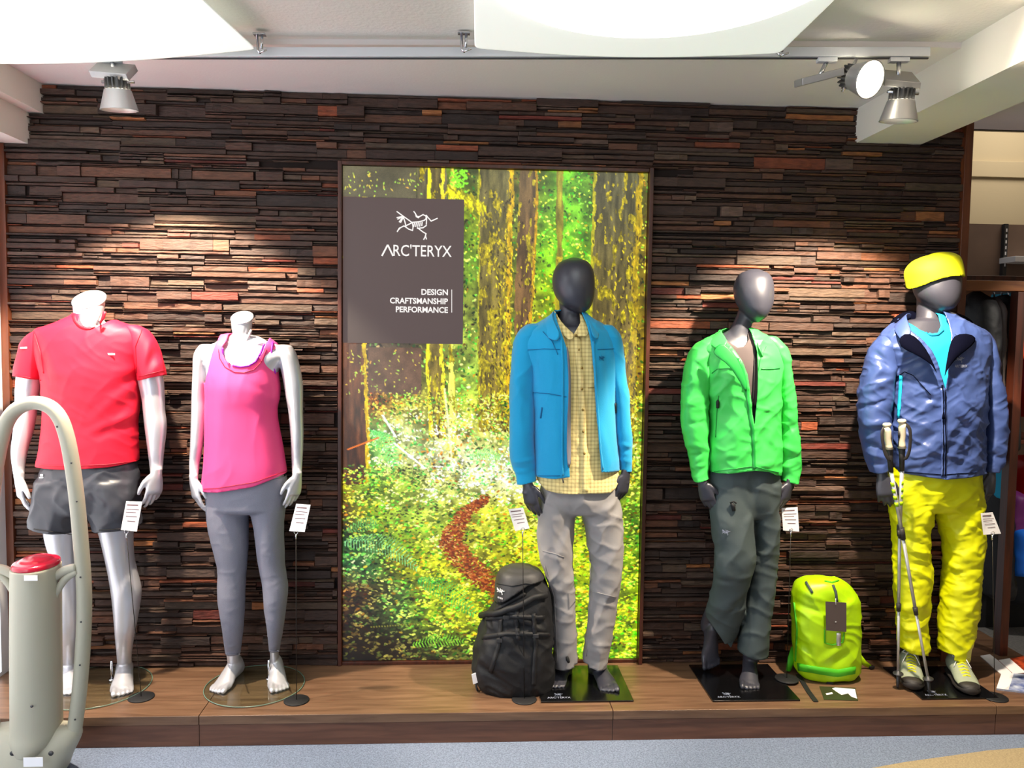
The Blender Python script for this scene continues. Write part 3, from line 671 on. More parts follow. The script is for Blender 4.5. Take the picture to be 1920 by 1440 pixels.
def fit_text(txt, w, h, bold=0.):
    V, F = text_mesh(txt, 1., bold); A = np.array(V); mn, mx = A.min(0), A.max(0); A = (A-mn)/(mx-mn); return [(a*w, b*h) for a, b in A], F
def text_plane(name, txt, o, w, h, m, parent, bold=0., ax=(1, 0, 0), up=(0, 0, 1)):
    V, F = fit_text(txt, w, h, bold); o = np.array(o); ax = np.array(ax, float); up = np.array(up, float)
    return obj(name, [o+ax*a+up*b for a, b in V], F, m, parent, False)
def bars(segs, y, wd):
    mb = MB()
    for (x0, z0), (x1, z1) in segs:
        d = np.array([x1-x0, 0, z1-z0]); L = np.linalg.norm(d); d /= L; n = np.array([-d[2], 0, d[0]])
        mb.obox(((x0+x1)/2, y, (z0+z1)/2), d*L/2, (0, .0006, 0), n*wd/2)
    return mb
# wordmark with the barless A
def wpt(px, py, y=-.0105): p = W(px, py, y); return (p[0], p[2])
a0, a1, a2 = wpt(716, 480), wpt(727, 459), wpt(737, 480)
bars([(a0, a1), (a1, a2)], -.0112, .0075).build('letter_a', MT['signwhite'], poster, False)
p = W(737.5, 480, -.0115); p2 = W(847, 458, -.0115)
text_plane('wordmark', "RC'TERYX", (p[0], -.0115, p[2]+.000), p2[0]-p[0], .0535, MT['signwhite'], poster, .006)
for t, xa, ya, xb, yb in (('DESIGN', 790, 553, 840, 542), ('CRAFTSMANSHIP', 731, 569, 840, 558), ('PERFORMANCE', 742, 585.5, 840, 574.5)):
    p = W(xa, ya, -.0115); p2 = W(xb, yb, -.0115); text_plane('slogan', t, (p[0], -.0115, p[2]), p2[0]-p[0], .0275, MT['signwhite'], poster, .03)
bars([(wpt(847, 543), wpt(847, 586))], -.0112, .003).build('slogan_rule', MT['signwhite'], poster, False)
EMB = [[(575,545),(640,590),(700,630),(735,655)], [(575,607),(640,592)], [(583,622),(640,594)], [(600,650),(640,596)], [(614,655),(643,600)], [(640,590),(660,650),(670,695)], [(662,692),(735,655)],
 [(580,750),(600,715),(650,690),(700,722),(740,735),(745,700),(738,655)], [(585,738),(606,716)], [(735,652),(800,645),(860,630),(882,610),(880,585),(850,570),(810,592),(785,590),(768,560),(752,540)], [(770,575),(805,602)], [(775,590),(800,604)],
 [(760,660),(752,695)], [(780,658),(773,694)], [(800,655),(794,692)], [(820,652),(815,690)], [(840,648),(837,684)], [(880,575),(935,635),(1000,605)], [(888,580),(885,668)], [(885,680),(850,705),(790,712)], [(790,705),(850,748),(882,765),(872,800),(858,825)], [(876,785),(886,820)]]
def emblem(mapf, wd, name, m, parent):
    mb = MB()
    for pl in EMB:
        for a, b in zip(pl[:-1], pl[1:]):
            A, nA = mapf((a[0]-575)/430, (825-a[1])/285); B, nB = mapf((b[0]-575)/430, (825-b[1])/285)
            A = np.array(A); B = np.array(B); d = B-A; L = np.linalg.norm(d)+1e-9; d /= L; n = np.array(nA); s = np.cross(d, n)
            mb.obox((A+B)/2, d*(L/2+wd*.3), n*.0006, s*wd/2)
    return mb.build(name, m, parent, False)
e0 = W(744, 448, -.0112); e1 = W(821, 397.5, -.0112)
emblem(lambda u, v: ((e0[0]+u*(e1[0]-e0[0]), -.0112, e0[2]+v*(e1[2]-e0[2])), (0, -1, 0)), .0052, 'bird_skeleton_emblem', MT['signwhite'], poster)
# ------------------------------------------------------------------ ceiling lights, rail, spot lamps
RA, RB = np.array([-1.5, -.572, 2.588]), np.array([1.665, -.822, 2.606])
rd = (RB-RA)/np.linalg.norm(RB-RA); rn = np.cross(rd, (0, 0, 1))
rail = thing('track_rail', 'long white lighting track running under the ceiling in front of the wall', 'track rail', (RA+RB)/2)
RL = np.linalg.norm(RB-RA)/2
MB().obox((RA+RB)/2, rd*RL, rn*.017, (0, 0, .017)).build('rail_body', MT['rail'], rail, False, .002)
MB().obox((RA+RB)/2-np.array([0, 0, .0195]), rd*RL, rn*.004, (0, 0, .002)).build('rail_slot', MT['fin'], rail, False)
def railpt(x): return RA+(RB-RA)*((x-RA[0])/(RB[0]-RA[0]))
def sail_lamp(corners, cen, rx, ry, sag, label):
    """corners: front-left, front-right, back-right, back-left"""
    c = [np.array(q, float) for q in corners]; t = thing('ceiling_light', label, 'ceiling light', sum(c)/4, 'stretched fabric ceiling lights')
    n = 28; rows = []
    for i in range(n+1):
        v = i/n; r = []
        for j in range(n+1):
            u = j/n; p = (c[0]*(1-u)+c[1]*u)*(1-v)+(c[3]*(1-u)+c[2]*u)*v
            p = p+np.array([0, .16*math.sin(math.pi*u)*(v*2-1)*-.35, 0])
            dx, dy = (p[0]-cen[0])/rx, (p[1]-cen[1])/ry; q = dx*dx+dy*dy
            p[2] -= sag*math.exp(-q*.9)
            r.append(p)
        rows.append(r)
    sheet('fabric_sail', rows, MT['sail'], t, .002, 1)
    V, F = [], []
    for i in range(13):
        q = i/12*.98
        for k in range(48):
            th = 2*math.pi*k/48; x = cen[0]+rx*q*math.cos(th); y = cen[1]+ry*q*math.sin(th)
            V.append((x, y, cen[2]-sag*math.exp(-q*q*.9)-.006-.05*(1-q**2)))
    for i in range(12):
        for k in range(48): F.append((i*48+k, i*48+(k+1) % 48, (i+1)*48+(k+1) % 48, (i+1)*48+k))
    obj('light_dome', V, F, MT['lampglow'], t)
    return t
def hook(p, label):
    t = thing('sail_hook', label, 'hook', p, 'steel hooks along the track rail')
    MB().tube([p+np.array([-.006, 0, .052]), p+np.array([-.004, 0, .0]), p+np.array([.006, -.005, -.012])], .005, 8).tube([p+np.array([.012, 0, .052]), p+np.array([.01, 0, .005])], .005, 8).build('hook_rods', MT['chrome'], t)
    MB().obox(p+np.array([.003, 0, .056]), (.022, 0, 0), (0, .014, 0), (0, 0, .003)).build('hook_plate', MT['chrome'], t, False, .001)
    MB().tube([p+np.array([.004, -.005, -.010]), p+np.array([.03, -.012, -.002])], .0035, 8).build('clip', MT['chrome'], t)
hA = W(484, 92, -.70); hB = W(868, 90, -.76); hC = W(1463, 98, -.84)
sail_lamp([W(-120, 112, -.66), hA+np.array([.0, -.01, 0]), (hA[0]-.20, -2.4, 2.62), (-2.3, -2.4, 2.6)], (-1.62, -1.27, 2.585), .74, .55, .045, 'white fabric ceiling light at the left, nearest the left wall')
sail_lamp([hB+np.array([.04, -.01, 0]), hC, (hC[0]-.05, -2.5, 2.62), (hB[0]+.02, -2.5, 2.6)], (.53, -1.50, 2.595), .52, .54, .045, 'white fabric ceiling light in the middle, above the blue jacket')
for p, l in ((hA, 'small steel hook at the corner of the left fabric light'), (hB, 'small steel hook at the left corner of the middle fabric light'), (hC, 'small steel hook at the right corner of the middle fabric light')): hook(p+np.array([0, .01, 0]), l)
def lamp(x, label, boxc, bx, bz, head, hdir, lit=False):
    """boxc centre of gear box, bx its long axis, head: top of the cone, hdir its direction"""
    t = thing('track_spotlight', label, 'spotlight', railpt(x), 'spotlights on the ceiling track')
    boxc = np.array(boxc); head = np.array(head); hdir = np.array(hdir, float); hdir /= np.linalg.norm(hdir)
    p = railpt(x)
    MB().obox(p-np.array([0, 0, .026]), rd*.035, rn*.014, (0, 0, .008)).build('track_adapter', MT['rail'], t, False, .002)
    MB().tube([p-np.array([0, 0, .03]), boxc], .008, 10).build('stem', MT['chrome'], t)
    bx = np.array(bx, float); L = np.linalg.norm(bx); bd = bx/L; bz = np.array(bz, float); bz /= np.linalg.norm(bz); by = np.cross(bz, bd)
    MB().obox(boxc, bx, by*.05, bz*.013).build('gear_box', MT['graph'], t, False, .003)
    a = np.cross(hdir, (0, 1, .3)); a /= np.linalg.norm(a); b = np.cross(a, hdir)
    fins = MB()
    for k in range(16):
        th = 2*math.pi*k/16; d = a*math.cos(th)+b*math.sin(th); s = np.cross(hdir, d)
        fins.obox(head+hdir*.018+d*.033, hdir*.02, d*.011, s*.0022)
    fins.tube([head, head+hdir*.036], .028, 16)
    fins.build('heat_sink', MT['fin'], t, False)
    V, F = [], []; prof = [(.002, .036), (.034, .044), (.04, .047), (.11, .066), (.112, .067), (.112, .063), (.06, .048)]
    for u, r in prof:
        for k in range(36):
            th = 2*math.pi*k/36; V.append(head+hdir*u+(a*math.cos(th)+b*math.sin(th))*r)
    for i in range(2, len(prof)-1):
        for k in range(36): F.append((i*36+k, i*36+(k+1) % 36, (i+1)*36+(k+1) % 36, (i+1)*36+k))
    obj('reflector_cone', V, F, MT['graph'], t)
    MB().tube([head+hdir*.07, head+hdir*.076], .05, 24).build('lens', MT['lens'], t)
    MB().tube([head+hdir*.01-a*.055, head+hdir*.01+a*.062], .006, 10).build('pivot_screw', MT['chrome'], t)
    if lit: MB().tube([head+hdir*.108, head+hdir*.112], .060, 28).build('lit_glass', MT['lens'], t)
    return t
p = W(213, 133, -.60); h_ = W(219, 148, -.61)
lamp(-1.34, 'grey track spotlight hanging at the left, above the red shirt', p, (.068, .0, -.004), (-.25, -.7, .9), h_, (.02, .12, -1))
o = bpy.data.objects['track_spotlight']
p = W(1535, 146, -.80); h_ = W(1588, 143, -.80)
lamp(1.30, 'track spotlight at the right whose lit face glares at the viewer', p, (.072, -.01, .018), (-.15, -.2, 1), h_, (.42, -1, -.42), True)
p = W(1684, 148, -.82); h_ = W(1692, 168, -.82)
lamp(1.56, 'grey track spotlight at the end of the rail beside the white beam', p, (.068, .0, -.004), (-.3, -.75, .9), h_, (-.03, .12, -1))
#PART3
# ------------------------------------------------------------------ mannequins
def hand_parts(wr, d, w, nrm, L=.175, curl=.5, thumb=1):
    """wr wrist, d pointing down the hand, w across the knuckles towards the thumb, nrm out of the palm"""
    wr, d, w, nrm = [np.array(a, float) for a in (wr, d, w, nrm)]
    d /= np.linalg.norm(d); w -= d*(w@d); w /= np.linalg.norm(w); nn = np.cross(d, w)
    if nn@nrm < 0: nn = -nn
    k = L/.18; out = []
    P = [(-.02, .026, .021, 0), (.0, .026, .020, 0), (.025, .033, .019, 0), (.055, .041, .017, .002), (.085, .042, .015, .003), (.097, .038, .012, .005)]
    V, F, n = [], [], 20
    for t, a, b, o in P:
        for i in range(n):
            th = 2*math.pi*i/n; V.append(wr+d*t*k+nn*o+w*a*k*math.cos(th)+nn*b*k*math.sin(th))
    for i in range(len(P)-1):
        for j in range(n): F.append((i*n+j, i*n+(j+1) % n, (i+1)*n+(j+1) % n, (i+1)*n+j))
    F += [tuple(range(n-1, -1, -1)), tuple((len(P)-1)*n+j for j in range(n))]
    out.append((V, F))
    for i, (o, l, base) in enumerate(((.032, .072, .086), (.0115, .082, .092), (-.0105, .076, .09), (-.031, .060, .083))):
        p = wr+d*(base-.012)*k+w*o*k+nn*.004; pts = [p]; a = .12+.12*i*.4; sp = o*1.6
        for s_, f in ((.012, 0), (.45, .45), (.32, .9), (.24, .9)):
            ln = l*s_ if s_ > .1 else s_; a += curl*f*.8
            dd = d*math.cos(a)+nn*math.sin(a)+w*sp*.6; p = p+dd/np.linalg.norm(dd)*ln*k; pts.append(p)
        out.append(tube(pts, [.0098*k, .0095*k, .0088*k, .008*k, .0058*k], 10, ref=nn))
    p = wr+d*.018*k+w*.024*k+nn*.004; pts = [p]
    for dd, ln in (((d*.75+w*.62+nn*.25), .038), ((d*.92+w*.28+nn*.3), .034), ((d*.98+w*.02+nn*.35), .026)):
        p = p+dd/np.linalg.norm(dd)*ln*k; pts.append(p)
    out.append(tube(pts, [.014*k, .0125*k, .0105*k, .0075*k], 10, ref=nn))
    return out
def foot_parts(heel, f, L=.25, side=1, pitch=0.):
    """heel: back of the heel on the sole; f horizontal heading; pitch raises the heel; side +1: big toe towards +s"""
    heel = np.array(heel, float); f = np.array(f, float); f /= np.linalg.norm(f); u = np.array([0, 0, 1.])
    s = np.cross(f, u)
    f2 = f*math.cos(pitch)-u*math.sin(pitch); u2 = u*math.cos(pitch)+f*math.sin(pitch)
    S = [(.00, .018, .006, .050), (.03, .030, .0, .075), (.10, .034, .0, .10), (.20, .036, .0, .105), (.32, .036, .002, .088), (.48, .039, .006, .066), (.62, .044, .004, .050), (.74, .048, .0, .036), (.82, .046, .0, .028)]
    n = 20; V, F = [], []
    for t, a, lo, hi in S:
        c = heel+f2*(t*L)+u2*(lo+hi)/2-s*side*(-.004 if t > .5 else 0)
        for i in range(n):
            th = 2*math.pi*i/n; V.append(c+s*a*L/.25*math.cos(th)*(1-.18*max(0, math.sin(th)))+u2*(hi-lo)/2*math.sin(th))
    for i in range(len(S)-1):
        for j in range(n): F.append((i*n+j, i*n+(j+1) % n, (i+1)*n+(j+1) % n, (i+1)*n+j))
    F += [tuple(range(n-1, -1, -1)), tuple((len(S)-1)*n+j for j in range(n))]
    out = [(V, F)]
    for i, (o, e, r) in enumerate(((.032, 1.0, .0125), (.012, .99, .0095), (-.005, .965, .009), (-.021, .935, .0085), (-.036, .90, .008))):
        a = heel+f2*(.74*L)+s*side*o+u2*(r+.006); b = heel+f2*(L*(e-.05))+s*side*o*1.02+u2*(r+.004); c = heel+f2*(L*e)+s*side*o+u2*(r-.001)
        out.append(tube([a, (a+b)/2+u2*.003, b, c], [r*1.1, r*1.02, r, r*.55], 10, ref=(0, 0, 1)))
    return out
def body(parts, m, parent, vox=.0046):
    me = voxel(parts, vox); relax(me, 3, .45); me.name = 'body'
    return link('body', me, m, parent)
def below(pts, x0=None, x1=None, depth=160):
    """polygon covering everything under a hem line"""
    a, b = pts[0], pts[-1]; e = 50 if a[0] < 380 else 14; f = 40 if b[0] > 1560 else 14
    return [(a[0]-e, a[1])]+list(pts)+[(b[0]+f, b[1]), (b[0]+f, b[1]+depth), (a[0]-e, a[1]+depth)]
def leg_geo(secs, Y): return loft(secs, Y, 28, 4, 2.05)
# ================= 1: silver male in red shirt ==================
Y = -.21
m1 = thing('male_mannequin', 'headless silver male mannequin in a red t-shirt and dark shorts', 'mannequin', G(185, 1290))
neck1 = [(561, 139, 195, .064, Y, .62), (575, 140, 194, .062, Y, .5), (595, 141, 192, .060, Y, .2), (612, 137, 196, .066, Y, 0), (625, 125, 210, .075, Y, 0)]
torso1 = [(608, 128, 205, .06), (620, 95, 242, .085), (632, 72, 262, .10), (655, 70, 265, .115), (700, 88, 250, .122), (790, 92, 247, .112), (860, 92, 245, .112), (905, 86, 250, .116), (945, 90, 248, .10)]
def neck_cords(px, py, s, Y):
    out = []
    for sg in (-1, 1):
        out.append(tube([W(px+sg*22*s, py-30*s, Y-.05*s), W(px+sg*14*s, py-12*s, Y-.063*s), W(px+sg*4*s, py+4*s, Y-.07*s)], [.009*s, .010*s, .009*s], 8))
    return out
b1 = [loft(neck1), loft(torso1, Y, pw=2.3)] + neck_cords(166, 612, 1., Y)
b1 += [leg_geo([(930, 84, 168, .10), (960, 84, 160, .095), (1005, 86, 144, .074), (1047, 98, 142, .064), (1080, 106, 146, .058), (1127, 109, 148, .060), (1180, 113, 146, .046), (1225, 117, 142, .034, Y+.03), (1250, 120, 145, .034, Y+.08), (1262, 122, 146, .034, Y+.09)], Y)]
b1 += [leg_geo([(930, 168, 256, .10), (960, 178, 254, .095), (1000, 188, 248, .074), (1047, 199, 250, .066), (1080, 205, 258, .06), (1110, 210, 264, .062), (1150, 214, 259, .054), (1193, 217, 251, .042), (1228, 220, 246, .034, Y+.03), (1250, 221, 247, .034, Y+.08), (1262, 222, 248, .034, Y+.09)], Y)]
b1 += [leg_geo([(642, 50, 90, .04), (680, 36, 80, .048), (722, 31, 75, .047), (755, 30, 68, .042), (778, 30, 67, .042), (812, 26, 60, .040), (847, 22, 50, .034), (880, 25, 45, .026), (895, 27, 45, .024, Y-.03)], Y)]
b1 += [leg_geo([(640, 250, 284, .04), (680, 256, 298, .048), (712, 259, 306, .048), (745, 266, 308, .045), (771, 269, 309, .042), (800, 272, 312, .043), (847, 278, 307, .034), (875, 281, 305, .026), (888, 282, 304, .024, Y-.03)], Y)]
b1 += hand_parts(W(36, 893, Y-.035), (.06, -.10, -1), (.55, -.8, 0), (1, .3, 0), .172, .42)
b1 += hand_parts(W(293, 886, Y-.035), (-.06, -.10, -1), (-.55, -.8, 0), (-1, .3, 0), .172, .42)
def foot_at(toe, heel, L, side, pitch=0.):
    g = G(*toe); h = g-G(*heel); h[2] = 0; h /= np.linalg.norm(h); return foot_parts(g-h*L, h, L, side, pitch)
b1 += foot_at((229, 1309), (235, 1262), .255, 1)
b1 += foot_at((124, 1308), (134, 1262), .255, -1)
body(b1, MT['silver'], m1)
def neck_cap(px, py, rx, k, Y, txt, parent):
    c = W(px, py, Y); r = rx/1499*(Y+3.72)
    ax = np.array([1., 0, 0]); up = np.array([0, 1., k]); up /= np.linalg.norm(up); nr = np.cross(ax, up)
    mb = MB(); V, F = [], []
    for t, rr in ((-.004, 1.), (.002, 1.02), (.005, .97), (.005, .01)):
        for i in range(40):
            th = 2*math.pi*i/40; V.append(c+nr*t+ax*r*rr*math.cos(th)+up*r*rr*1.15*math.sin(th))
    for i in range(3):
        for j in range(40): F.append((i*40+j, i*40+(j+1) % 40, (i+1)*40+(j+1) % 40, (i+1)*40+j))
    o = obj('neck_cap', V, F, MT['silver'], parent)
    text_plane('cap_lettering', txt, c-ax*r*.62+nr*.0058-up*.004, r*1.24, r*.24, MT['white'], parent, .03, ax, up)
neck_cap(167, 562, 28, .62, Y, 'SALEX', m1)
tee = [(590, 137, 197, .066), (600, 118, 217, .08), (610, 92, 245, .095), (622, 68, 268, .108), (650, 66, 272, .124), (695, 80, 262, .136), (740, 84, 259, .134), (790, 85, 256, .128), (840, 79, 256, .13), (880, 71, 257, .134), (905, 71, 257, .134)]
sl = [(618, 72, 104, .04), (626, 56, 102, .054), (642, 43, 98, .062), (670, 35, 90, .064), (700, 29, 82, .062), (740, 26, 79, .06)]
sr = [(612, 236, 264, .04), (620, 238, 278, .054), (640, 243, 292, .062), (670, 251, 302, .064), (700, 258, 311, .062), (740, 260, 316, .06)]
cr = [(270, 690, 170, 790, 9, 5), (262, 720, 190, 815, 8, -5), (264, 735, 205, 800, 9, 5), (258, 770, 165, 812, 8, 5), (256, 790, 175, 822, 9, -4), (255, 700, 215, 730, 8, -6), (258, 690, 200, 698, 9, 4), (300, 690, 262, 650, 7, 4), (292, 700, 268, 680, 6, -4), (286, 660, 255, 690, 8, -5),
      (90, 700, 150, 705, 12, 3), (60, 700, 75, 650, 8, 3), (95, 850, 180, 820, 12, 3), (80, 640, 110, 700, 8, 3), (70, 655, 90, 715, 6, -4)]
tee_o = garment('t_shirt', [loft(tee, Y, 48)], MT['red'], m1, .0065, 4,
    cuts=[([(136, 540), (138, 588), (142, 602), (151, 611), (162, 614), (176, 613), (186, 606), (192, 596), (195, 580), (197, 540)], 'all'), (below([(60, 879), (120, 880), (200, 877), (262, 869), (275, 868)]), 'all')],
    wr=[(.0035, 14, .9, 3., 1., .5), (.002, 26, -.6, 2.5, 4., .6)], creases=cr)
ts1 = garment('sleeve', [loft(sl, Y-.006)], MT['red'], tee_o, .006, 3, cuts=[(below([(10, 707), (28, 710), (79, 720), (90, 722)]), 'all')], wr=[(.004, 18, 1.0, 3., 1., .5)], creases=[(70, 650, 80, 715, 5, -5), (60, 650, 68, 712, 6, 4)])
ts2 = garment('sleeve', [loft(sr, Y-.006)], MT['red'], tee_o, .006, 3, cuts=[(below([(250, 715), (262, 712), (311, 701), (325, 698)]), 'all')], wr=[(.004, 18, -1.0, 3., 1., .5)], creases=[(268, 640, 262, 700, 5, 6), (284, 650, 266, 690, 6, -6), (296, 665, 272, 705, 6, 6)])
bt = bvh(tee_o, ts1, ts2)
mb = MB(); drape(mb, bt, [(138, 590), (142, 603), (151, 612), (162, 616), (176, 615), (186, 608), (193, 596), (196, 584)], .012, .001); mb.build('collar_rib', MT['redline'], tee_o)
drape(MB(), bt, [(74, 872), (120, 874), (200, 871), (256, 864)], .003, .001).build('hem_seam', MT['redline'], tee_o); drape(MB(), bt, [(30, 703), (77, 713)], .003, .001).build('hem_seam', MT['redline'], tee_o); drape(MB(), bt, [(261, 706), (308, 694)], .003, .001).build('hem_seam', MT['redline'], tee_o); drape(MB(), bt, [(64, 622), (76, 660), (82, 700)], .002, .0008).build('hem_seam', MT['redline'], tee_o); drape(MB(), bt, [(266, 618), (254, 650), (257, 700)], .002, .0008).build('hem_seam', MT['redline'], tee_o)
def decal_text(name, b, px, py, w, h, txt, m, parent, off=.002, bold=.02):
    p, n = hit(b, px, py, off); n = n/np.linalg.norm(n); up = np.array([0, 0, 1.]); ax = np.cross(up, n); ax = -ax if ax[0] < 0 else ax; ax /= np.linalg.norm(ax); up = np.cross(n, ax); up = -up if up[2] < 0 else up
    return text_plane(name, txt, p-ax*w/2-up*h/2, w, h, m, parent, bold, ax, up)
p, n = hit(bt, 208, 664, .003); MB().obox(p, (.016, 0, 0), (0, .001, 0), (0, 0, .004)).build('chest_print', MT['reflect'], tee_o, False); p, n = hit(bt, 45, 652, .003); MB().obox(p, (.014, 0, .001), (0, .001, 0), (0, 0, .0035)).build('sleeve_print', MT['reflect'], tee_o, False)
sh1 = [(868, 88, 252, .118), (885, 78, 256, .125), (920, 70, 258, .128), (950, 68, 258, .12)]
shl = [(900, 70, 168, .122), (950, 63, 163, .12), (985, 60, 150, .112), (1020, 58, 140, .11)]
shr = [(900, 160, 257, .122), (950, 168, 259, .12), (985, 180, 260, .112), (1020, 184, 260, .11)]
sho = garment('shorts', [loft(sh1, Y, 40), loft(shl, Y), loft(shr, Y)], MT['shorts'], m1, .0065, 3, cuts=[(below([(50, 997), (60, 999), (141, 1010), (160, 1006)]), 'all'), (below([(176, 1002), (183, 1000), (262, 996), (275, 995)]), 'all')],
    wr=[(.008, 12, 1.2, 3., 2., .6), (.004, 24, -.7, 2., 5., .7)], creases=[(80, 930, 150, 940, 12, 6), (120, 900, 165, 990, 10, -7), (165, 890, 240, 990, 12, 8), (255, 900, 190, 985, 10, 7)])
bs = bvh(sho); drape(MB(), bs, [(64, 992), (138, 1003)], .004, .001).build('hem_seam', MT['black'], sho); drape(MB(), bs, [(186, 994), (258, 990)], .004, .001).build('hem_seam', MT['black'], sho)
emblem_small = lambda b, px, py, w, h, m, par, wd=.0018: (lambda p, n: emblem(lambda u, v: (p+np.array([(u-.5)*w, 0, (v-.5)*h])*1.0 - np.array([0, .0, 0]) + np.array([0, -(n[0]*(u-.5)*w+n[2]*(v-.5)*h)/min(-.3, n[1]), 0])*1., n), wd, 'bird_emblem', m, par))(*hit(b, px, py, .004))
p, n = hit(bs, 80, 893, .004); MB().obox(p+np.array([0, 0, .004]), (.006, 0, 0), (0, .001, 0), (0, 0, .005)).obox(p-np.array([0, 0, .006]), (.011, 0, 0), (0, .001, 0), (0, 0, .0022)).build('shorts_badge', MT['reflect'], sho, False)

def glass_base(px, py, r, label):
    g = G(px, py); t = thing('glass_base', label, 'display base', g, 'round glass mannequin bases'); V, F = [], []
    for zz, rr in ((.0005, r-.002), (.002, r), (.007, r), (.0085, r-.002)):
        for i in range(64):
            th = 2*math.pi*i/64; V.append((g[0]+rr*math.cos(th), g[1]+rr*math.sin(th), zz))
    for i in range(3):
        for j in range(64): F.append((i*64+j, i*64+(j+1) % 64, (i+1)*64+(j+1) % 64, (i+1)*64+j))
    F += [tuple(range(63, -1, -1)), tuple(3*64+j for j in range(64))]
    obj('glass_disc', V, F, MT['glass'], t, False)
    MB().tube([(g[0]+(r-.0005)*math.cos(t_), g[1]+(r-.0005)*math.sin(t_), .0045) for t_ in np.linspace(0, 2*math.pi, 73)], .0019, 8, ref=(0, 0, 1)).build('polished_rim', mat('pale_green_glass_edge', (112, 140, 126), .2), t)
    MB().tube([(g[0]+.05, g[1]+.04, .0085), (g[0]+.05, g[1]+.04, .018)], .012, 16, ref=(1, 0, 0)).tube([(g[0]+.05, g[1]+.04, .012), (g[0]+.05, g[1]+.04, .10)], .005, 10, ref=(1, 0, 0)).build('foot_rod', MT['chrome'], t)
    return t
glass_base(180, 1288, .225, 'round glass base plate under the red-shirted silver mannequin')
glass_base(478, 1286, .212, 'round glass base plate under the silver mannequin in the pink top')
# ================= 2: silver female in pink top ==================
Y = -.20
m2 = thing('female_mannequin', 'headless silver female mannequin in a pink tank top and grey leggings', 'mannequin', G(478, 1290))
b2 = [loft([(596, 434, 473, .046, Y, .6), (612, 435, 472, .045, Y, .35), (630, 437, 471, .044, Y, 0), (645, 428, 484, .052, Y, 0)])]
b2 += [loft([(632, 424, 488, .045), (637, 412, 498, .05), (646, 400, 510, .062), (655, 385, 528, .078), (670, 380, 536, .09), (694, 388, 522, .1), (722, 391, 517, .112), (745, 394, 512, .108), (774, 398, 508, .098), (820, 399, 510, .092), (870, 391, 526, .1), (910, 388, 534, .112), (930, 390, 533, .10)], Y, 40)]
b2 += neck_cords(455, 640, .75, Y)
b2 += [tube([W(452, 647, Y-.055), W(425, 642, Y-.05), W(398, 646, Y-.02)], [.008, .008, .006], 8), tube([W(460, 647, Y-.055), W(490, 643, Y-.05), W(520, 648, Y-.02)], [.008, .008, .006], 8)]
lL = [(925, 387, 463, .09), (980, 391, 464, .086), (1030, 402, 463, .077), (1057, 409, 461, .07), (1080, 411, 459, .066), (1103, 410, 458, .066), (1133, 412, 457, .066), (1180, 419, 454, .05), (1231, 426, 449, .035, Y+.04), (1250, 428, 454, .034, Y+.08), (1258, 430, 456, .034, Y+.09)]
lR = [(925, 462, 537, .09), (980, 477, 530, .086), (1030, 483, 531, .077), (1057, 487, 532, .07), (1080, 491, 535, .066), (1103, 495, 538, .067), (1133, 497, 535, .066), (1180, 503, 529, .05), (1225, 507, 522, .034, Y+.04), (1250, 507, 525, .034, Y+.08), (1256, 507, 526, .034, Y+.08)]
b2 += [leg_geo(lL, Y), leg_geo(lR, Y)]
b2 += [leg_geo([(648, 374, 400, .042), (665, 364, 393, .046), (700, 362, 388, .042), (743, 360, 385, .038), (780, 359, 386, .037), (835, 357, 380, .031), (870, 355, 374, .024), (900, 356, 371, .021, Y-.03)], Y+.0)]
b2 += [leg_geo([(650, 515, 548, .042), (667, 521, 557, .046), (713, 531, 567, .043), (745, 536, 568, .039), (774, 541, 568, .037), (820, 545, 569, .033), (870, 547, 567, .024), (892, 548, 566, .021, Y-.03)], Y)]
b2 += hand_parts(W(363, 898, Y-.035), (.12, -.12, -1), (.6, -.75, 0), (1, .3, 0), .158, .3)
b2 += hand_parts(W(557, 892, Y-.035), (-.12, -.12, -1), (-.6, -.75, 0), (-1, .3, 0), .158, .3)
b2 += foot_at((403, 1304), (449, 1262), .235, -1)
b2 += foot_at((525, 1301), (515, 1258), .235, 1)
body(b2, MT['silver'], m2, .0044)
neck_cap(454, 596, 20, .6, Y, 'SALEX', m2)
legg = garment('leggings', [loft(inset([(890, 389, 534, .112), (910, 388, 535, .112), (950, 390, 534, .108)], -2, -.004), Y, 40), leg_geo(inset(lL, -1.6, -.004), Y), leg_geo(inset(lR, -1.6, -.004), Y)], MT['legging'], m2, .006, 3,
    cuts=[(below([(415, 1230), (438, 1232), (460, 1231)]), 'all'), (below([(498, 1224), (515, 1226), (535, 1225)]), 'all'), ([(360, 870), (560, 870), (560, 893), (360, 893)], 'all')], wr=[(.0012, 30, .2, 2., 1., .5)], creases=[(425, 1212, 452, 1206, 3, 3), (425, 1222, 452, 1219, 3, -3), (506, 1215, 524, 1208, 3, 3)], Yf=-.215)
mb = MB(); bl = bvh(legg); drape(mb, bl, [(427, 1226), (449, 1227)], .006, .001, step=3); mb.build('ankle_hem', MT['legging'], legg); drape(MB(), bl, [(507, 1220), (522, 1221)], .006, .001, step=3).build('ankle_hem', MT['legging'], legg)
tank = [(630, 411, 502, .055), (638, 400, 512, .07), (652, 388, 524, .094), (694, 384, 521, .114), (722, 386, 524, .126), (745, 387, 523, .124), (774, 386, 519, .118), (835, 385, 530, .118), (881, 383, 537, .126), (925, 378, 541, .13), (950, 378, 541, .13)]
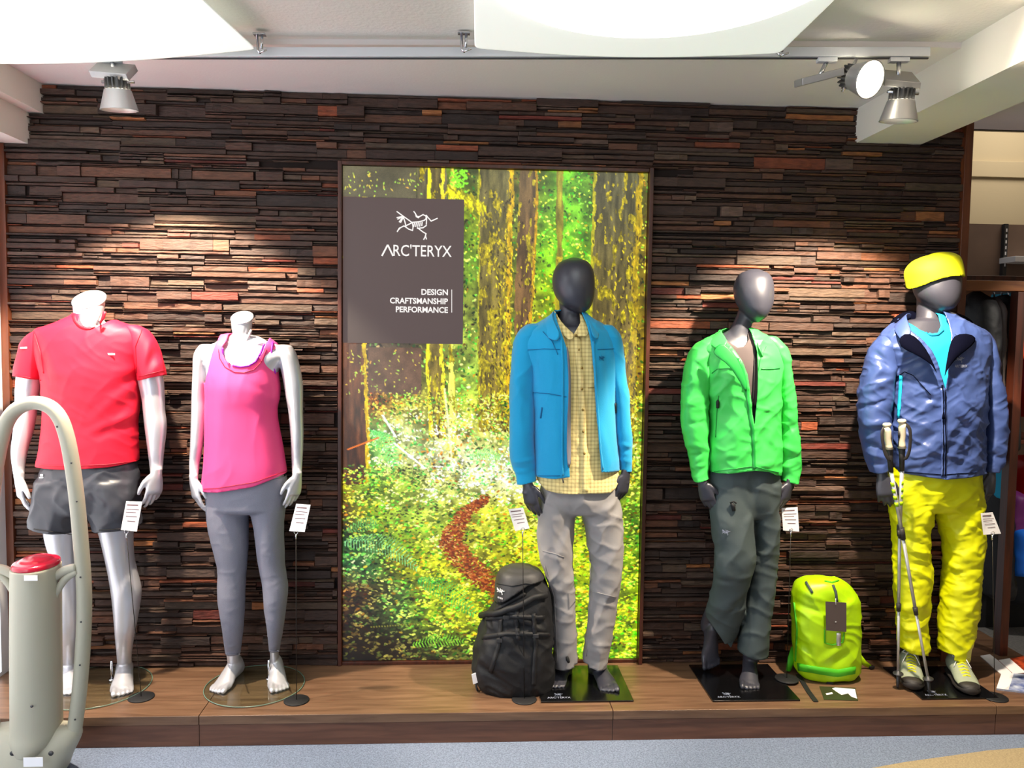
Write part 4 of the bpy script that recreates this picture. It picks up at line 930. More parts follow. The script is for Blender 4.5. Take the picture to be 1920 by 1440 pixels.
tk = garment('tank_top', [loft(tank, Y, 48)], MT['pink'], m2, .0058, 4, cuts=[
    ([(421, 600), (420, 640), (415, 650), (417, 664), (424, 675), (436, 684), (450, 687), (465, 685), (478, 677), (488, 662), (494, 645), (496, 630), (497, 600)], 'all'),
    ([(350, 600), (404, 600), (402, 640), (396, 660), (391, 680), (387, 698), (380, 720), (350, 720)], 'all'), ([(560, 600), (509, 600), (511, 640), (508, 665), (511, 685), (517, 700), (528, 720), (560, 720)], 'all'),
    (below([(365, 925), (380, 924), (410, 922), (477, 911), (539, 889), (556, 880)]), 'all')],
    wr=[(.0028, 13, 1.35, 4., 3., .4)], creases=[(515, 740, 470, 720, 8, -3), (512, 730, 528, 850, 7, 4), (490, 720, 535, 880, 9, -4), (470, 730, 505, 880, 9, 3), (420, 730, 405, 915, 10, 3), (400, 720, 392, 910, 8, -3)], Yf=-.30)
bk = bvh(tk)
drape(MB(), bk, [(417, 652), (418, 664), (425, 676), (437, 685), (450, 688), (466, 686), (479, 678), (489, 662), (495, 645)], .007, .0015, step=3).build('neck_binding', MT['purple'], tk); drape(MB(), bk, [(516, 700), (510, 684), (508, 664), (511, 642)], .006, .0015, step=3).build('neck_binding', MT['purple'], tk)
drape(MB(), bk, [(410, 655), (412, 672), (422, 688), (440, 698), (458, 699), (476, 693), (490, 678), (499, 655)], .002, .0008, step=4).build('stitch_line', MT['redline'], tk); drape(MB(), bk, [(382, 917), (410, 915), (477, 904), (537, 883)], .002, .0008).build('stitch_line', MT['redline'], tk)
# ================= dark heads ==================
def head_loft(secs, Y): return loft(secs, Y, 40, 6, 2.0)
# ================= 3: blue fleece ==================
Y = -.22
m3 = thing('male_mannequin', 'dark grey egg-headed mannequin in an open turquoise fleece jacket and grey trousers', 'mannequin', G(1095, 1290))
hd3 = head_loft([(485, 1066, 1088, .02, Y-.0), (490, 1053, 1101, .055, Y-.0), (500, 1043, 1109, .083, Y-.005), (515, 1037, 1114, .097, Y-.01), (535, 1036, 1115, .102, Y-.015), (552, 1040, 1114, .098, Y-.02), (566, 1049, 1111, .086, Y-.025), (577, 1062, 1106, .062, Y-.035), (584, 1076, 1098, .03, Y-.04)], Y)
b3 = [hd3, loft([(550, 1047, 1090, .05, Y+.02), (580, 1049, 1090, .052, Y+.02), (600, 1046, 1094, .056, Y+.01), (616, 1035, 1105, .07, Y), (630, 1005, 1130, .08, Y)])]
sh_t = [(592, 1040, 1098, .062), (605, 1022, 1114, .08), (616, 1000, 1132, .095), (632, 985, 1148, .108), (700, 1004, 1148, .122), (772, 1006, 1148, .12), (830, 1008, 1150, .118), (880, 1007, 1158, .122), (935, 1006, 1168, .126), (950, 1006, 1168, .126)]
b3 += [loft(inset(sh_t[2:-3], 9, .014), Y)]
tL3 = [(905, 1014, 1086, .085), (947, 1006, 1080, .094), (985, 1008, 1078, .09), (1019, 1010, 1075, .087), (1070, 1019, 1074, .08), (1117, 1033, 1077, .074), (1171, 1035, 1079, .068), (1230, 1038, 1081, .063), (1275, 1041, 1083, .060)]
tR3 = [(905, 1082, 1158, .085), (947, 1090, 1164, .094), (985, 1097, 1165, .09), (1019, 1103, 1166, .087), (1044, 1107, 1166, .084), (1080, 1108, 1163, .08), (1117, 1105, 1158, .075), (1189, 1100, 1149, .067), (1240, 1095, 1139, .063), (1275, 1093, 1135, .06)]
b3 += [leg_geo(inset(tL3[:-1], 7, .015)+[(1262, 1049, 1073, .035, Y+.09)], Y), leg_geo(inset(tR3[:-1], 7, .015)+[(1262, 1103, 1128, .035, Y+.09)], Y)]
slL = [(612, 985, 1020, .05), (622, 972, 1014, .062), (640, 964, 1010, .07), (675, 959, 1006, .072), (738, 956, 1002, .068), (800, 956, 1001, .064), (842, 956, 1003, .062), (870, 959, 1005, .054), (885, 965, 1005, .048), (915, 971, 1006, .042, Y-.04), (930, 972, 1006, .042, Y-.04)]
slR = [(612, 1115, 1150, .05), (625, 1122, 1160, .062), (645, 1128, 1167, .07), (675, 1134, 1170, .07), (738, 1144, 1178, .066), (800, 1151, 1183, .06), (850, 1157, 1185, .054), (880, 1160, 1184, .046), (900, 1161, 1183, .042, Y-.03)]
b3 += [leg_geo(inset(slL[:-1], 9, .02)+[(925, 978, 1001, .022, Y-.045)], Y-.01), leg_geo(inset(slR[:-1], 6, .02)+[(905, 1164, 1181, .022, Y-.035)], Y-.01)]
b3 += hand_parts(W(990, 908, Y-.05), (.16, -.12, -1), (.75, -.6, 0), (1, .3, 0), .165, .35)
b3 += hand_parts(W(1173, 888, Y-.04), (-.16, -.1, -1), (-.75, -.6, 0), (-1, .3, 0), .165, .5)
b3 += foot_at((1038, 1296), (1062, 1256), .25, 1)
b3 += foot_at((1146, 1303), (1113, 1258), .25, -1)
body(b3, MT['dark'], m3)
tr3 = garment('trousers', [loft([(890, 1020, 1150, .10), (910, 1014, 1158, .105), (935, 1007, 1163, .108), (955, 1010, 1160, .095)], Y, 40), leg_geo(tL3, Y), leg_geo(tR3, Y)], MT['greypant'], m3, .0066, 3,
    cuts=[(below([(1030, 1254), (1041, 1259), (1082, 1249), (1090, 1247)]), 'all'), (below([(1090, 1246), (1095, 1249), (1131, 1257), (1142, 1257)]), 'all')],
    wr=[(.010, 11, 1.1, 3., 3., .6), (.006, 22, -.5, 2.4, 6., .7)],
    creases=[(1075, 950, 1030, 1040, 9, -6), (1070, 965, 1050, 1040, 7, 6), (1020, 1036, 1052, 1046, 5, 5), (1077, 1075, 1036, 1120, 9, 7), (1036, 1115, 1070, 1110, 7, -6), (1035, 1140, 1065, 1165, 8, 4), (1092, 955, 1125, 1000, 8, 6), (1163, 930, 1125, 1000, 9, -6), (1110, 960, 1160, 940, 7, 6), (1108, 1050, 1160, 1040, 8, 4), (1115, 1095, 1155, 1118, 7, 4), (1040, 1240, 1075, 1215, 7, 4), (1098, 1215, 1135, 1222, 6, 4), (1098, 1235, 1135, 1240, 4, -3)], Yf=-.27)
b_ = bvh(tr3); drape(MB(), b_, [(1018, 1033), (1040, 1038), (1058, 1045)], .004, .001).build('trouser_seam', MT['greypant'], tr3); drape(MB(), b_, [(1108, 1108), (1155, 1120)], .003, .001).build('trouser_seam', MT['greypant'], tr3); drape(MB(), b_, [(1106, 1030), (1107, 1110), (1100, 1230)], .0025, .001).build('trouser_seam', MT['greypant'], tr3); drape(MB(), b_, [(1022, 1060), (1040, 1120), (1046, 1240)], .0025, .001).build('trouser_seam', MT['greypant'], tr3)
p, n = hit(b_, 1064, 1236, .006); MB().tube([p+np.array([-.004, 0, .014]), p, p+np.array([.005, -.004, -.012])], [.006, .008, .005], 8).build('cord_lock', MT['black'], tr3)
shirt = garment('check_shirt', [loft(sh_t, Y, 48)], MT['check'], m3, .0062, 3, cuts=[(below([(995, 893), (1007, 899), (1014, 911), (1024, 921), (1045, 925), (1072, 926), (1100, 924), (1125, 925), (1146, 925), (1158, 917), (1165, 905), (1170, 890), (1180, 885)]), 'all'), ([(1046, 560), (1050, 600), (1072, 632), (1090, 605), (1094, 560)], 'all')],
    wr=[(.004, 14, 1.3, 3., 5., .5), (.002, 30, .2, 2., 8., .7)], creases=[(1083, 640, 1100, 880, 3, 4), (1120, 700, 1090, 760, 6, 3), (1075, 820, 1110, 860, 6, 3)], Yf=-.33)
bsh = bvh(shirt)
mb = MB(); drape(mb, bsh, [(1081, 632), (1088, 700), (1092, 780), (1095, 860), (1097, 922)], .028, .002, step=6); mb.build('button_placket', MT['check'], shirt)
mb = MB(); drape(mb, bsh, [(1102, 727), (1120, 726)], .002, .001, step=5); mb.build('pocket_seam', MT['button'], shirt)
for px, py in ((1080, 629), (1085, 656), (1090, 690), (1091, 729), (1093, 768), (1094, 809), (1096, 850)):
    p, n = hit(bsh, px, py, .004, -.34); MB().tube([p-n*.001, p+n*.0025], .0055, 14, ref=(0, 0, 1)).build('button', MT['button'], shirt)
def cpt(px, py, Y): return W(px, py, Y)
# shirt collar: two wings
sheet('shirt_collar', [[cpt(1038, 577, -.23), cpt(1045, 592, -.27), cpt(1060, 612, -.315), cpt(1078, 626, -.335)], [cpt(1038, 590, -.235), cpt(1046, 612, -.30), cpt(1058, 628, -.345), cpt(1077, 630, -.352)], [cpt(1040, 598, -.24), cpt(1052, 628, -.32), cpt(1068, 640, -.362), cpt(1076, 634, -.355)]], MT['check'], shirt)
sheet('shirt_collar', [[cpt(1096, 586, -.23), cpt(1092, 600, -.27), cpt(1086, 616, -.315), cpt(1081, 628, -.335)], [cpt(1098, 596, -.24), cpt(1098, 610, -.30), cpt(1092, 622, -.34), cpt(1083, 632, -.352)], [cpt(1101, 606, -.25), cpt(1106, 622, -.32), cpt(1101, 634, -.35), cpt(1090, 628, -.35)]], MT['check'], shirt)
jk = [(588, 1036, 1102, .07), (600, 1020, 1118, .088), (612, 996, 1138, .104), (625, 978, 1152, .118), (650, 972, 1160, .132), (700, 990, 1158, .145), (772, 998, 1154, .143), (830, 1000, 1157, .143), (880, 1002, 1161, .146), (905, 1004, 1162, .147), (915, 1004, 1162, .147)]
op3 = [(1044, 560), (1046, 600), (1054, 628), (1064, 660), (1067, 700), (1066, 741), (1064, 800), (1065, 860), (1070, 930), (1135, 930), (1127, 880), (1123, 830), (1119, 790), (1115, 740), (1112, 690), (1108, 640), (1102, 605), (1096, 585), (1090, 560)]
jk3 = garment('fleece_jacket', [loft(jk, Y, 52)], MT['blue'], m3, .0064, 4, cuts=[(op3, 'front'), (below([(990, 897), (1005, 899), (1040, 898), (1068, 893)]), 'all'), (below([(1125, 884), (1145, 886), (1175, 887)]), 'all'), ([(1068, 893), (1068, 990), (1125, 990), (1125, 884)], 'all'), ([(1046, 555), (1046, 575), (1096, 575), (1096, 555)], 'all')],
    wr=[(.0045, 12, 1.35, 4., 7., .4)], creases=[(1005, 640, 1002, 720, 7, -5), (1030, 640, 1035, 700, 8, 3), (1040, 750, 1048, 880, 9, 4), (1020, 760, 1022, 890, 9, -4), (1135, 640, 1145, 760, 8, -5), (1125, 800, 1145, 880, 8, 5)], Yf=-.34, thick=.004)
bj = bvh(jk3)
s1 = garment('sleeve', [loft(slL, Y-.012)], MT['blue'], jk3, .0062, 3, cuts=[(below([(960, 913), (972, 911), (1005, 904), (1015, 902)]), 'all')], wr=[(.005, 16, .7, 2.5, 2., .5)], creases=[(962, 868, 1004, 862, 4, 5), (960, 876, 1004, 884, 4, -5), (964, 889, 1004, 880, 4, 5), (970, 720, 1000, 790, 8, 5), (995, 690, 985, 780, 7, -4), (965, 700, 985, 850, 8, 3)], Yf=-.3)
s2 = garment('sleeve', [loft(slR, Y-.012)], MT['blue'], jk3, .0062, 3, cuts=[(below([(1150, 884), (1162, 884), (1183, 887), (1195, 888)]), 'all')], wr=[(.005, 16, -.7, 2.5, 4., .5)], creases=[(1152, 832, 1183, 838, 4, 5), (1154, 848, 1184, 845, 4, -5), (1158, 862, 1184, 868, 4, 4), (1145, 660, 1165, 760, 6, 5)], Yf=-.3)
# stand collar folding open
sheet('collar', [[cpt(1045, 577, -.20), cpt(1037, 582, -.24), cpt(1036, 596, -.30), cpt(1052, 626, -.365)], [cpt(1046, 590, -.19), cpt(1024, 596, -.24), cpt(1018, 612, -.31), cpt(1050, 640, -.372)], [cpt(1046, 602, -.17), cpt(1012, 606, -.23), cpt(1004, 622, -.29), cpt(1042, 642, -.366)]], MT['blue'], jk3, .005)
sheet('collar', [[cpt(1090, 580, -.20), cpt(1097, 585, -.24), cpt(1103, 600, -.30), cpt(1110, 630, -.365)], [cpt(1092, 590, -.19), cpt(1106, 594, -.24), cpt(1114, 608, -.30), cpt(1115, 636, -.37)], [cpt(1096, 600, -.17), cpt(1116, 602, -.23), cpt(1126, 614, -.28), cpt(1122, 640, -.362)]], MT['blue'], jk3, .005)
# turned-back front edges with grey lining
sheet('front_facing', [[cpt(1060, 640, -.37), cpt(1066, 690, -.374), cpt(1066, 745, -.374), cpt(1062, 810, -.372), cpt(1062, 888, -.372)], [cpt(1066, 650, -.365), cpt(1071, 695, -.36), cpt(1071, 745, -.36), cpt(1070, 810, -.358), cpt(1073, 880, -.356)]], MT['lining'], jk3, .003)
mb = MB(); drape(mb, bj, [(1046, 612), (1053, 640), (1055, 680), (1055, 760), (1054, 830), (1055, 892)], .009, .003, step=6); mb.build('zip_tape', MT['blue'], jk3)
mb = MB(); drape(mb, bj, [(1112, 640), (1116, 700), (1121, 780), (1125, 840), (1130, 880)], .007, .003, step=6); mb.build('zip_tape', MT['blue'], jk3)
for P in ([(990, 656), (1020, 654), (1050, 655)], [(1120, 655), (1150, 654), (1160, 655)], [(1000, 736), (1030, 738), (1062, 744)], [(1018, 622), (1035, 640), (1046, 665)], [(1010, 892), (1050, 892)]): drape(MB(), bj, P, .0022, .0008).build('seam', MT['bluedk'], jk3)
mb = MB(); drape(mb, bj, [(1017, 764), (1014, 784)], .005, .002); mb.build('pocket_zip', MT['bluedk'], jk3)
mb = MB(); drape(mb, bj, [(1153, 756), (1154, 774)], .012, .002); mb.build('pocket_zip', MT['black'], jk3)
p, n = hit(bj, 1055, 896, .004); MB().tube([p, p+np.array([.004, -.004, -.02])], .003, 6).build('zip_pull', MT['fin'], jk3)
emblem_small(bj, 1128, 672, .028, .02, MT['bluedk'], jk3)
def plate(xa, xb, ya, yb, label, sub=False):
    t = thing('base_plate', label, 'display base', ((xa+xb)/2, (ya+yb)/2, 0))
    MB().box((xa, ya, 0.0005), (xb, yb, .008)).build('steel_plate', MT['blackgl'], t, False, .0015)
    p = np.array([xa+.03, ya+.025, .0084])
    text_plane('plate_lettering', "ARC'TERYX", p, .10, .016, MT['logo'], t, .0, (1, 0, 0), (0, 1, 0))
    q = p+np.array([.035, .02, 0]); emblem(lambda u, v: ((q[0]+u*.035, q[1]+v*.03, q[2]), (0, 0, 1)), .0016, 'bird_emblem', MT['logo'], t)
    return t
plate(.325, .722, -.428, -.063, 'black square base plate under the mannequin in the turquoise fleece')
plate(1.062, 1.445, -.44, -.066, 'black square base plate under the mannequin in the green jacket')
plate(1.985, 2.33, -.443, -.11, 'black square base plate under the mannequin in yellow trousers')
# ================= 4: green jacket ==================
Y = -.20
m4 = thing('female_mannequin', 'dark grey egg-headed mannequin in a bright green jacket, one heel raised', 'mannequin', G(1390, 1285))
hd4 = head_loft([(507, 1402, 1428, .025, Y), (512, 1390, 1439, .055, Y), (522, 1382, 1446, .078, Y-.005), (538, 1377, 1449, .09, Y-.01), (555, 1378, 1449, .094, Y-.015), (570, 1383, 1447, .09, Y-.02), (584, 1392, 1441, .076, Y-.03), (595, 1401, 1434, .055, Y-.035), (603, 1411, 1424, .025, Y-.04)], Y)
b4 = [hd4, loft([(575, 1388, 1424, .045, Y+.015), (592, 1382, 1416, .045, Y+.01), (610, 1373, 1408, .046, Y), (628, 1360, 1408, .055, Y), (645, 1340, 1430, .07, Y)])]
jt4 = [(622, 1352, 1420, .064), (632, 1332, 1438, .084), (642, 1313, 1455, .1), (658, 1302, 1466, .116), (691, 1312, 1464, .134), (730, 1322, 1460, .138), (768, 1326, 1459, .132), (815, 1328, 1460, .132), (863, 1329, 1461, .136), (895, 1330, 1462, .14), (908, 1330, 1462, .14)]
b4 += [loft(inset(jt4[:-1], 10, .03), Y)]
tL4 = [(905, 1331, 1412, .10, Y-.0), (960, 1332, 1409, .092, Y-.03), (1000, 1338, 1412, .09, Y-.05), (1030, 1343, 1416, .09, Y-.065), (1055, 1341, 1416, .088, Y-.07), (1082, 1339, 1409, .084, Y-.06), (1104, 1335, 1401, .08, Y-.04), (1130, 1329, 1396, .078, Y-.015), (1158, 1326, 1391, .074, Y+.01), (1185, 1330, 1380, .066, Y+.02), (1215, 1336, 1366, .06, Y+.03)]
tR4 = [(905, 1405, 1459, .1, Y), (960, 1404, 1458, .09, Y), (1024, 1408, 1457, .086, Y), (1097, 1402, 1449, .08, Y), (1150, 1396, 1444, .076, Y), (1200, 1388, 1440, .074, Y), (1245, 1384, 1437, .074, Y)]
b4 += [leg_geo(inset(tL4[:-2], 9, .02), Y), leg_geo(inset(tR4[:-1], 9, .02)+[(1245, 1393, 1418, .036, Y+.05)], Y)]
b4 += [leg_geo([(1110, 1345, 1380, .045, Y), (1140, 1325, 1355, .038, Y+.05), (1165, 1315, 1340, .034, Y+.09), (1180, 1314, 1338, .032, Y+.1)], Y)]
slL4 = [(636, 1322, 1350, .045), (645, 1306, 1344, .058), (665, 1292, 1338, .066), (700, 1283, 1332, .068), (752, 1277, 1328, .062), (793, 1278, 1327, .058), (820, 1283, 1327, .055), (847, 1290, 1328, .05), (880, 1297, 1328, .045), (908, 1302, 1328, .042, Y-.03), (922, 1303, 1328, .042, Y-.03)]
slR4 = [(634, 1425, 1456, .045), (645, 1434, 1468, .058), (662, 1444, 1477, .064), (700, 1454, 1482, .062), (735, 1458, 1487, .06), (768, 1461, 1492, .058), (820, 1463, 1497, .055), (863, 1463, 1500, .05), (890, 1465, 1498, .045), (920, 1467, 1495, .042, Y-.03)]
b4 += [leg_geo(inset(slL4[:-1], 10, .02)+[(915, 1308, 1326, .02, Y-.035)], Y), leg_geo(inset(slR4[:-1], 8, .02)+[(915, 1471, 1489, .02, Y-.03)], Y)]
b4 += hand_parts(W(1317, 905, Y-.045), (.30, -.12, -1), (.75, -.6, 0), (1, .3, 0), .155, .25)
b4 += hand_parts(W(1480, 905, Y-.04), (-.22, -.12, -1), (-.75, -.6, 0), (-1, .3, 0), .155, .3)
b4 += foot_at((1406, 1298), (1405, 1256), .235, 1)
g = G(1326, 1246); toe = np.array([g[0]-.01, -.135, 0.009]); f_ = np.array([-.05, -1, 0]); f_ /= np.linalg.norm(f_); pit = 1.22
heel = toe-(f_*math.cos(pit)-np.array([0, 0, 1.])*math.sin(pit))*.225
b4 += foot_parts(heel, f_, .225, 1, pit)
body(b4, MT['dark'], m4)
tr4 = garment('trousers', [loft([(875, 1334, 1459, .112), (905, 1332, 1459, .112), (935, 1331, 1458, .108), (962, 1334, 1457, .09)], Y, 40), leg_geo(tL4, Y), leg_geo(tR4, Y)], MT['slate'], m4, .0066, 3,
    cuts=[([(1300, 1150), (1327, 1160), (1345, 1186), (1361, 1210), (1378, 1206), (1378, 1250), (1300, 1250)], 'all'), (below([(1376, 1222), (1384, 1226), (1410, 1233), (1437, 1234), (1450, 1234)]), 'all')],
    wr=[(.011, 10, 1.2, 3., 4., .6), (.006, 20, -.4, 2.4, 7., .7)], creases=[(1340, 1082, 1395, 1080, 6, -9), (1338, 1090, 1405, 1068, 7, 6), (1405, 1085, 1345, 1140, 10, 8), (1385, 1110, 1350, 1170, 8, -6), (1400, 900, 1410, 960, 9, -8), (1345, 1040, 1350, 1078, 8, 5), (1415, 960, 1420, 1050, 8, -9), (1412, 1060, 1402, 1190, 9, -10), (1400, 960, 1385, 980, 7, 5), (1425, 900, 1445, 990, 10, 6)], Yf=-.25)
b_ = bvh(tr4); emblem_small(b_, 1362, 998, .03, .022, MT['logo'], tr4)
p, n = hit(b_, 1374, 948, .006); MB().tube([p+np.array([-.008, 0, .012]), p, p+np.array([.004, -.003, -.022])], [.006, .010, .008], 8).tube([p+np.array([-.014, 0, .012]), p+np.array([0, -.004, .02]), p+np.array([.014, 0, .01])], .003, 6).build('pocket_toggle', MT['black'], tr4)
us = garment('grey_undershirt', [loft(inset(jt4, 6, .018), Y, 44)], MT['undergrey'], m4, .0068, 3, cuts=[([(1352, 600), (1368, 640), (1384, 652), (1396, 650), (1408, 636), (1412, 600)], 'all'), (below([(1300, 760), (1480, 760)], depth=200), 'all')], wr=[(.003, 14, 1.2, 3., 6., .5)], Yf=-.3)
op4 = [(1350, 590), (1354, 620), (1366, 640), (1381, 660), (1391, 680), (1399, 702), (1405, 740), (1408, 770), (1412, 800), (1416, 760), (1418, 720), (1420, 660), (1417, 635), (1414, 590)]
jk4 = garment('green_jacket', [loft(jt4, Y, 52)], MT['green'], m4, .0062, 3, cuts=[(op4, 'front'), (below([(1320, 891), (1331, 892), (1370, 888), (1413, 881), (1440, 884), (1461, 893), (1475, 896)]), 'all'), ([(1362, 600), (1362, 618), (1410, 618), (1410, 600)], 'all')],
    wr=[(.010, 11, .8, 3., 9., .6), (.0055, 24, -.4, 2.4, 3., .8)], creases=[(1325, 700, 1350, 760, 7, 5), (1345, 740, 1372, 700, 6, 5), (1345, 850, 1400, 790, 10, 5), (1420, 870, 1455, 800, 9, 6), (1425, 820, 1455, 850, 8, -5), (1330, 870, 1380, 850, 8, 4), (1425, 760, 1450, 700, 7, 4), (1424, 870, 1452, 868, 6, 5)], Yf=-.32, thick=.0025)
s1 = garment('sleeve', [loft(slL4, Y-.012)], MT['green'], jk4, .006, 2, cuts=[(below([(1295, 908), (1302, 909), (1328, 901), (1336, 899)]), 'all')], wr=[(.007, 16, .6, 2.5, 2., .6), (.003, 34, -.5, 2., 3., .6)], creases=[(1282, 760, 1325, 750, 6, 6), (1282, 800, 1325, 790, 6, -6), (1290, 835, 1326, 840, 6, 6), (1295, 860, 1326, 850, 5, -6), (1308, 680, 1322, 700, 6, -7), (1300, 880, 1326, 872, 4, 5)], Yf=-.28)
s2 = garment('sleeve', [loft(slR4, Y-.012)], MT['green'], jk4, .006, 2, cuts=[(below([(1460, 902), (1467, 903), (1494, 909), (1502, 910)]), 'all')], wr=[(.007, 16, -.6, 2.5, 6., .6), (.003, 34, .5, 2., 8., .6)], creases=[(1465, 770, 1490, 790, 6, 6), (1466, 810, 1496, 800, 6, -6), (1466, 835, 1498, 850, 6, 7), (1468, 862, 1499, 858, 5, -6), (1468, 880, 1496, 872, 5, 5)], Yf=-.28)
bj = bvh(jk4)
sheet('collar', [[cpt(1372, 612, -.17), cpt(1353, 617, -.22), cpt(1352, 622, -.25), cpt(1368, 640, -.315)], [cpt(1366, 622, -.14), cpt(1338, 628, -.21), cpt(1336, 634, -.265), cpt(1360, 652, -.33)], [cpt(1350, 632, -.13), cpt(1322, 636, -.19), cpt(1324, 642, -.26), cpt(1350, 660, -.325)]], MT['green'], jk4, .003)
sheet('collar', [[cpt(1404, 614, -.17), cpt(1415, 619, -.23), cpt(1418, 630, -.27), cpt(1420, 652, -.325)], [cpt(1410, 622, -.14), cpt(1430, 628, -.21), cpt(1434, 638, -.26), cpt(1427, 660, -.33)], [cpt(1420, 632, -.13), cpt(1444, 636, -.19), cpt(1444, 646, -.25), cpt(1428, 680, -.335)]], MT['green'], jk4, .003)
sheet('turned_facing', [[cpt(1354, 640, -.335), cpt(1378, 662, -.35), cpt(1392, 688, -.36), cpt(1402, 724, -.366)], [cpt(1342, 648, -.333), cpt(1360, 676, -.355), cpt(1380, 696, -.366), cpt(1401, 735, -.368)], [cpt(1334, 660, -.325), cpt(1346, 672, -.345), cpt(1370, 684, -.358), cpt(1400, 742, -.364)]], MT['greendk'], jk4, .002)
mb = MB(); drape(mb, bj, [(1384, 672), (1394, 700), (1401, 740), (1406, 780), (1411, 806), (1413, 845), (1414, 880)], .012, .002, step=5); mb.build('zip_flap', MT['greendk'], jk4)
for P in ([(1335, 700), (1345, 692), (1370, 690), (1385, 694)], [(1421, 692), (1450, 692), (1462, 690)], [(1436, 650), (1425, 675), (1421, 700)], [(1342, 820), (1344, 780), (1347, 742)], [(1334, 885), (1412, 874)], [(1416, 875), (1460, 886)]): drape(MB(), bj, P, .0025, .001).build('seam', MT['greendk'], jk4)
p, n = hit(bj, 1347, 756, .006); MB().tube([p+np.array([0, 0, .018]), p+np.array([0, 0, .008]), p-np.array([0, 0, .02])], [.002, .008, .007], 8).build('pocket_pull', MT['black'], jk4)
mb = MB(); drape(mb, bvh(us), [(1416, 650), (1414, 700), (1411, 760)], .008, .002); mb.build('dark_zip_edge', MT['black'], jk4)
# ================= 5: navy jacket ==================
Y = -.22
m5 = thing('male_mannequin', 'dark grey mannequin in a yellow headband, steel-blue jacket and yellow trousers', 'mannequin', G(1760, 1295))
hd5 = head_loft([(485, 1745, 1778, .03, Y), (490, 1733, 1786, .058, Y), (500, 1722, 1792, .08, Y-.005), (515, 1717, 1796, .095, Y-.01), (535, 1716, 1797, .1, Y-.015), (552, 1720, 1796, .097, Y-.02), (566, 1730, 1792, .086, Y-.025), (577, 1745, 1785, .062, Y-.035), (584, 1758, 1776, .03, Y-.04)], Y)
b5 = [hd5, loft([(550, 1722, 1772, .055, Y+.02), (580, 1722, 1772, .056, Y+.02), (602, 1720, 1772, .06, Y+.01), (618, 1712, 1782, .07, Y), (632, 1690, 1810, .09, Y)])]
jt5 = [(592, 1702, 1788, .085), (604, 1684, 1806, .1), (614, 1668, 1824, .114), (626, 1654, 1840, .128), (650, 1648, 1848, .144), (700, 1662, 1841, .155), (738, 1666, 1838, .156), (800, 1668, 1837, .154), (850, 1674, 1835, .154), (890, 1678, 1833, .154), (908, 1678, 1833, .154)]
b5 += [loft(inset(jt5[1:-1], 12, .035), Y)]
tL5 = [(905, 1669, 1750, .105), (947, 1670, 1746, .098), (1000, 1678, 1740, .092), (1030, 1680, 1740, .088), (1060, 1678, 1741, .086), (1093, 1680, 1742, .084), (1120, 1683, 1741, .08), (1160, 1685, 1738, .075), (1200, 1687, 1737, .073), (1240, 1688, 1737, .072)]
tR5 = [(905, 1745, 1833, .105), (945, 1751, 1839, .098), (990, 1763, 1840, .092), (1030, 1773, 1840, .088), (1053, 1775, 1838, .086), (1087, 1772, 1837, .085), (1120, 1768, 1835, .082), (1163, 1765, 1829, .077), (1200, 1761, 1820, .073), (1250, 1760, 1813, .072)]
b5 += [leg_geo(inset(tL5[:-1], 9, .02), Y), leg_geo(inset(tR5[:-1], 9, .02), Y)]
slL5 = [(622, 1668, 1698, .04), (632, 1650, 1692, .055), (655, 1632, 1684, .07), (690, 1621, 1676, .075), (738, 1614, 1668, .078), (800, 1613, 1668, .074), (835, 1617, 1668, .068), (860, 1624, 1667, .06), (890, 1637, 1664, .046, Y-.03), (905, 1638, 1664, .044, Y-.03)]
slR5 = [(618, 1808, 1838, .04), (630, 1818, 1850, .055), (655, 1828, 1860, .07), (690, 1834, 1866, .075), (755, 1839, 1877, .076), (807, 1841, 1882, .072), (840, 1842, 1881, .066), (862, 1843, 1877, .058), (890, 1845, 1867, .046, Y-.02), (905, 1846, 1867, .044, Y-.02)]
b5 += [leg_geo(inset(slL5[:-1], 10, .022)+[(900, 1643, 1664, .024, Y-.04)], Y), leg_geo(inset(slR5[:-1], 8, .022)+[(898, 1848, 1866, .024, Y-.03)], Y)]
b5 += hand_parts(W(1655, 892, Y-.045), (.12, -.2, -1), (.9, -.4, 0), (.6, .8, 0), .17, .6)
b5 += hand_parts(W(1858, 890, Y-.035), (-.02, -.1, -1), (-.8, -.5, 0), (-1, .3, 0), .165, .5)
body(b5, MT['dark'], m5)
hb = [(478, 1746, 1790, .05), (482, 1732, 1794, .075), (492, 1714, 1797, .098), (508, 1703, 1799, .112), (528, 1705, 1800, .116), (550, 1709, 1799, .114)]
hb_o = garment('headband', [loft(hb, Y-.008, 44)], MT['yellowband'], m5, .006, 3, cuts=[([(1680, 500), (1700, 514), (1707, 532), (1714, 548), (1726, 538), (1740, 529), (1756, 523), (1775, 519), (1799, 518), (1840, 518), (1840, 640), (1680, 640), (1680, 500)], 'all')], wr=[(.0015, 14, .2, 3., 4., .4)], Yf=-.3, thick=.004)
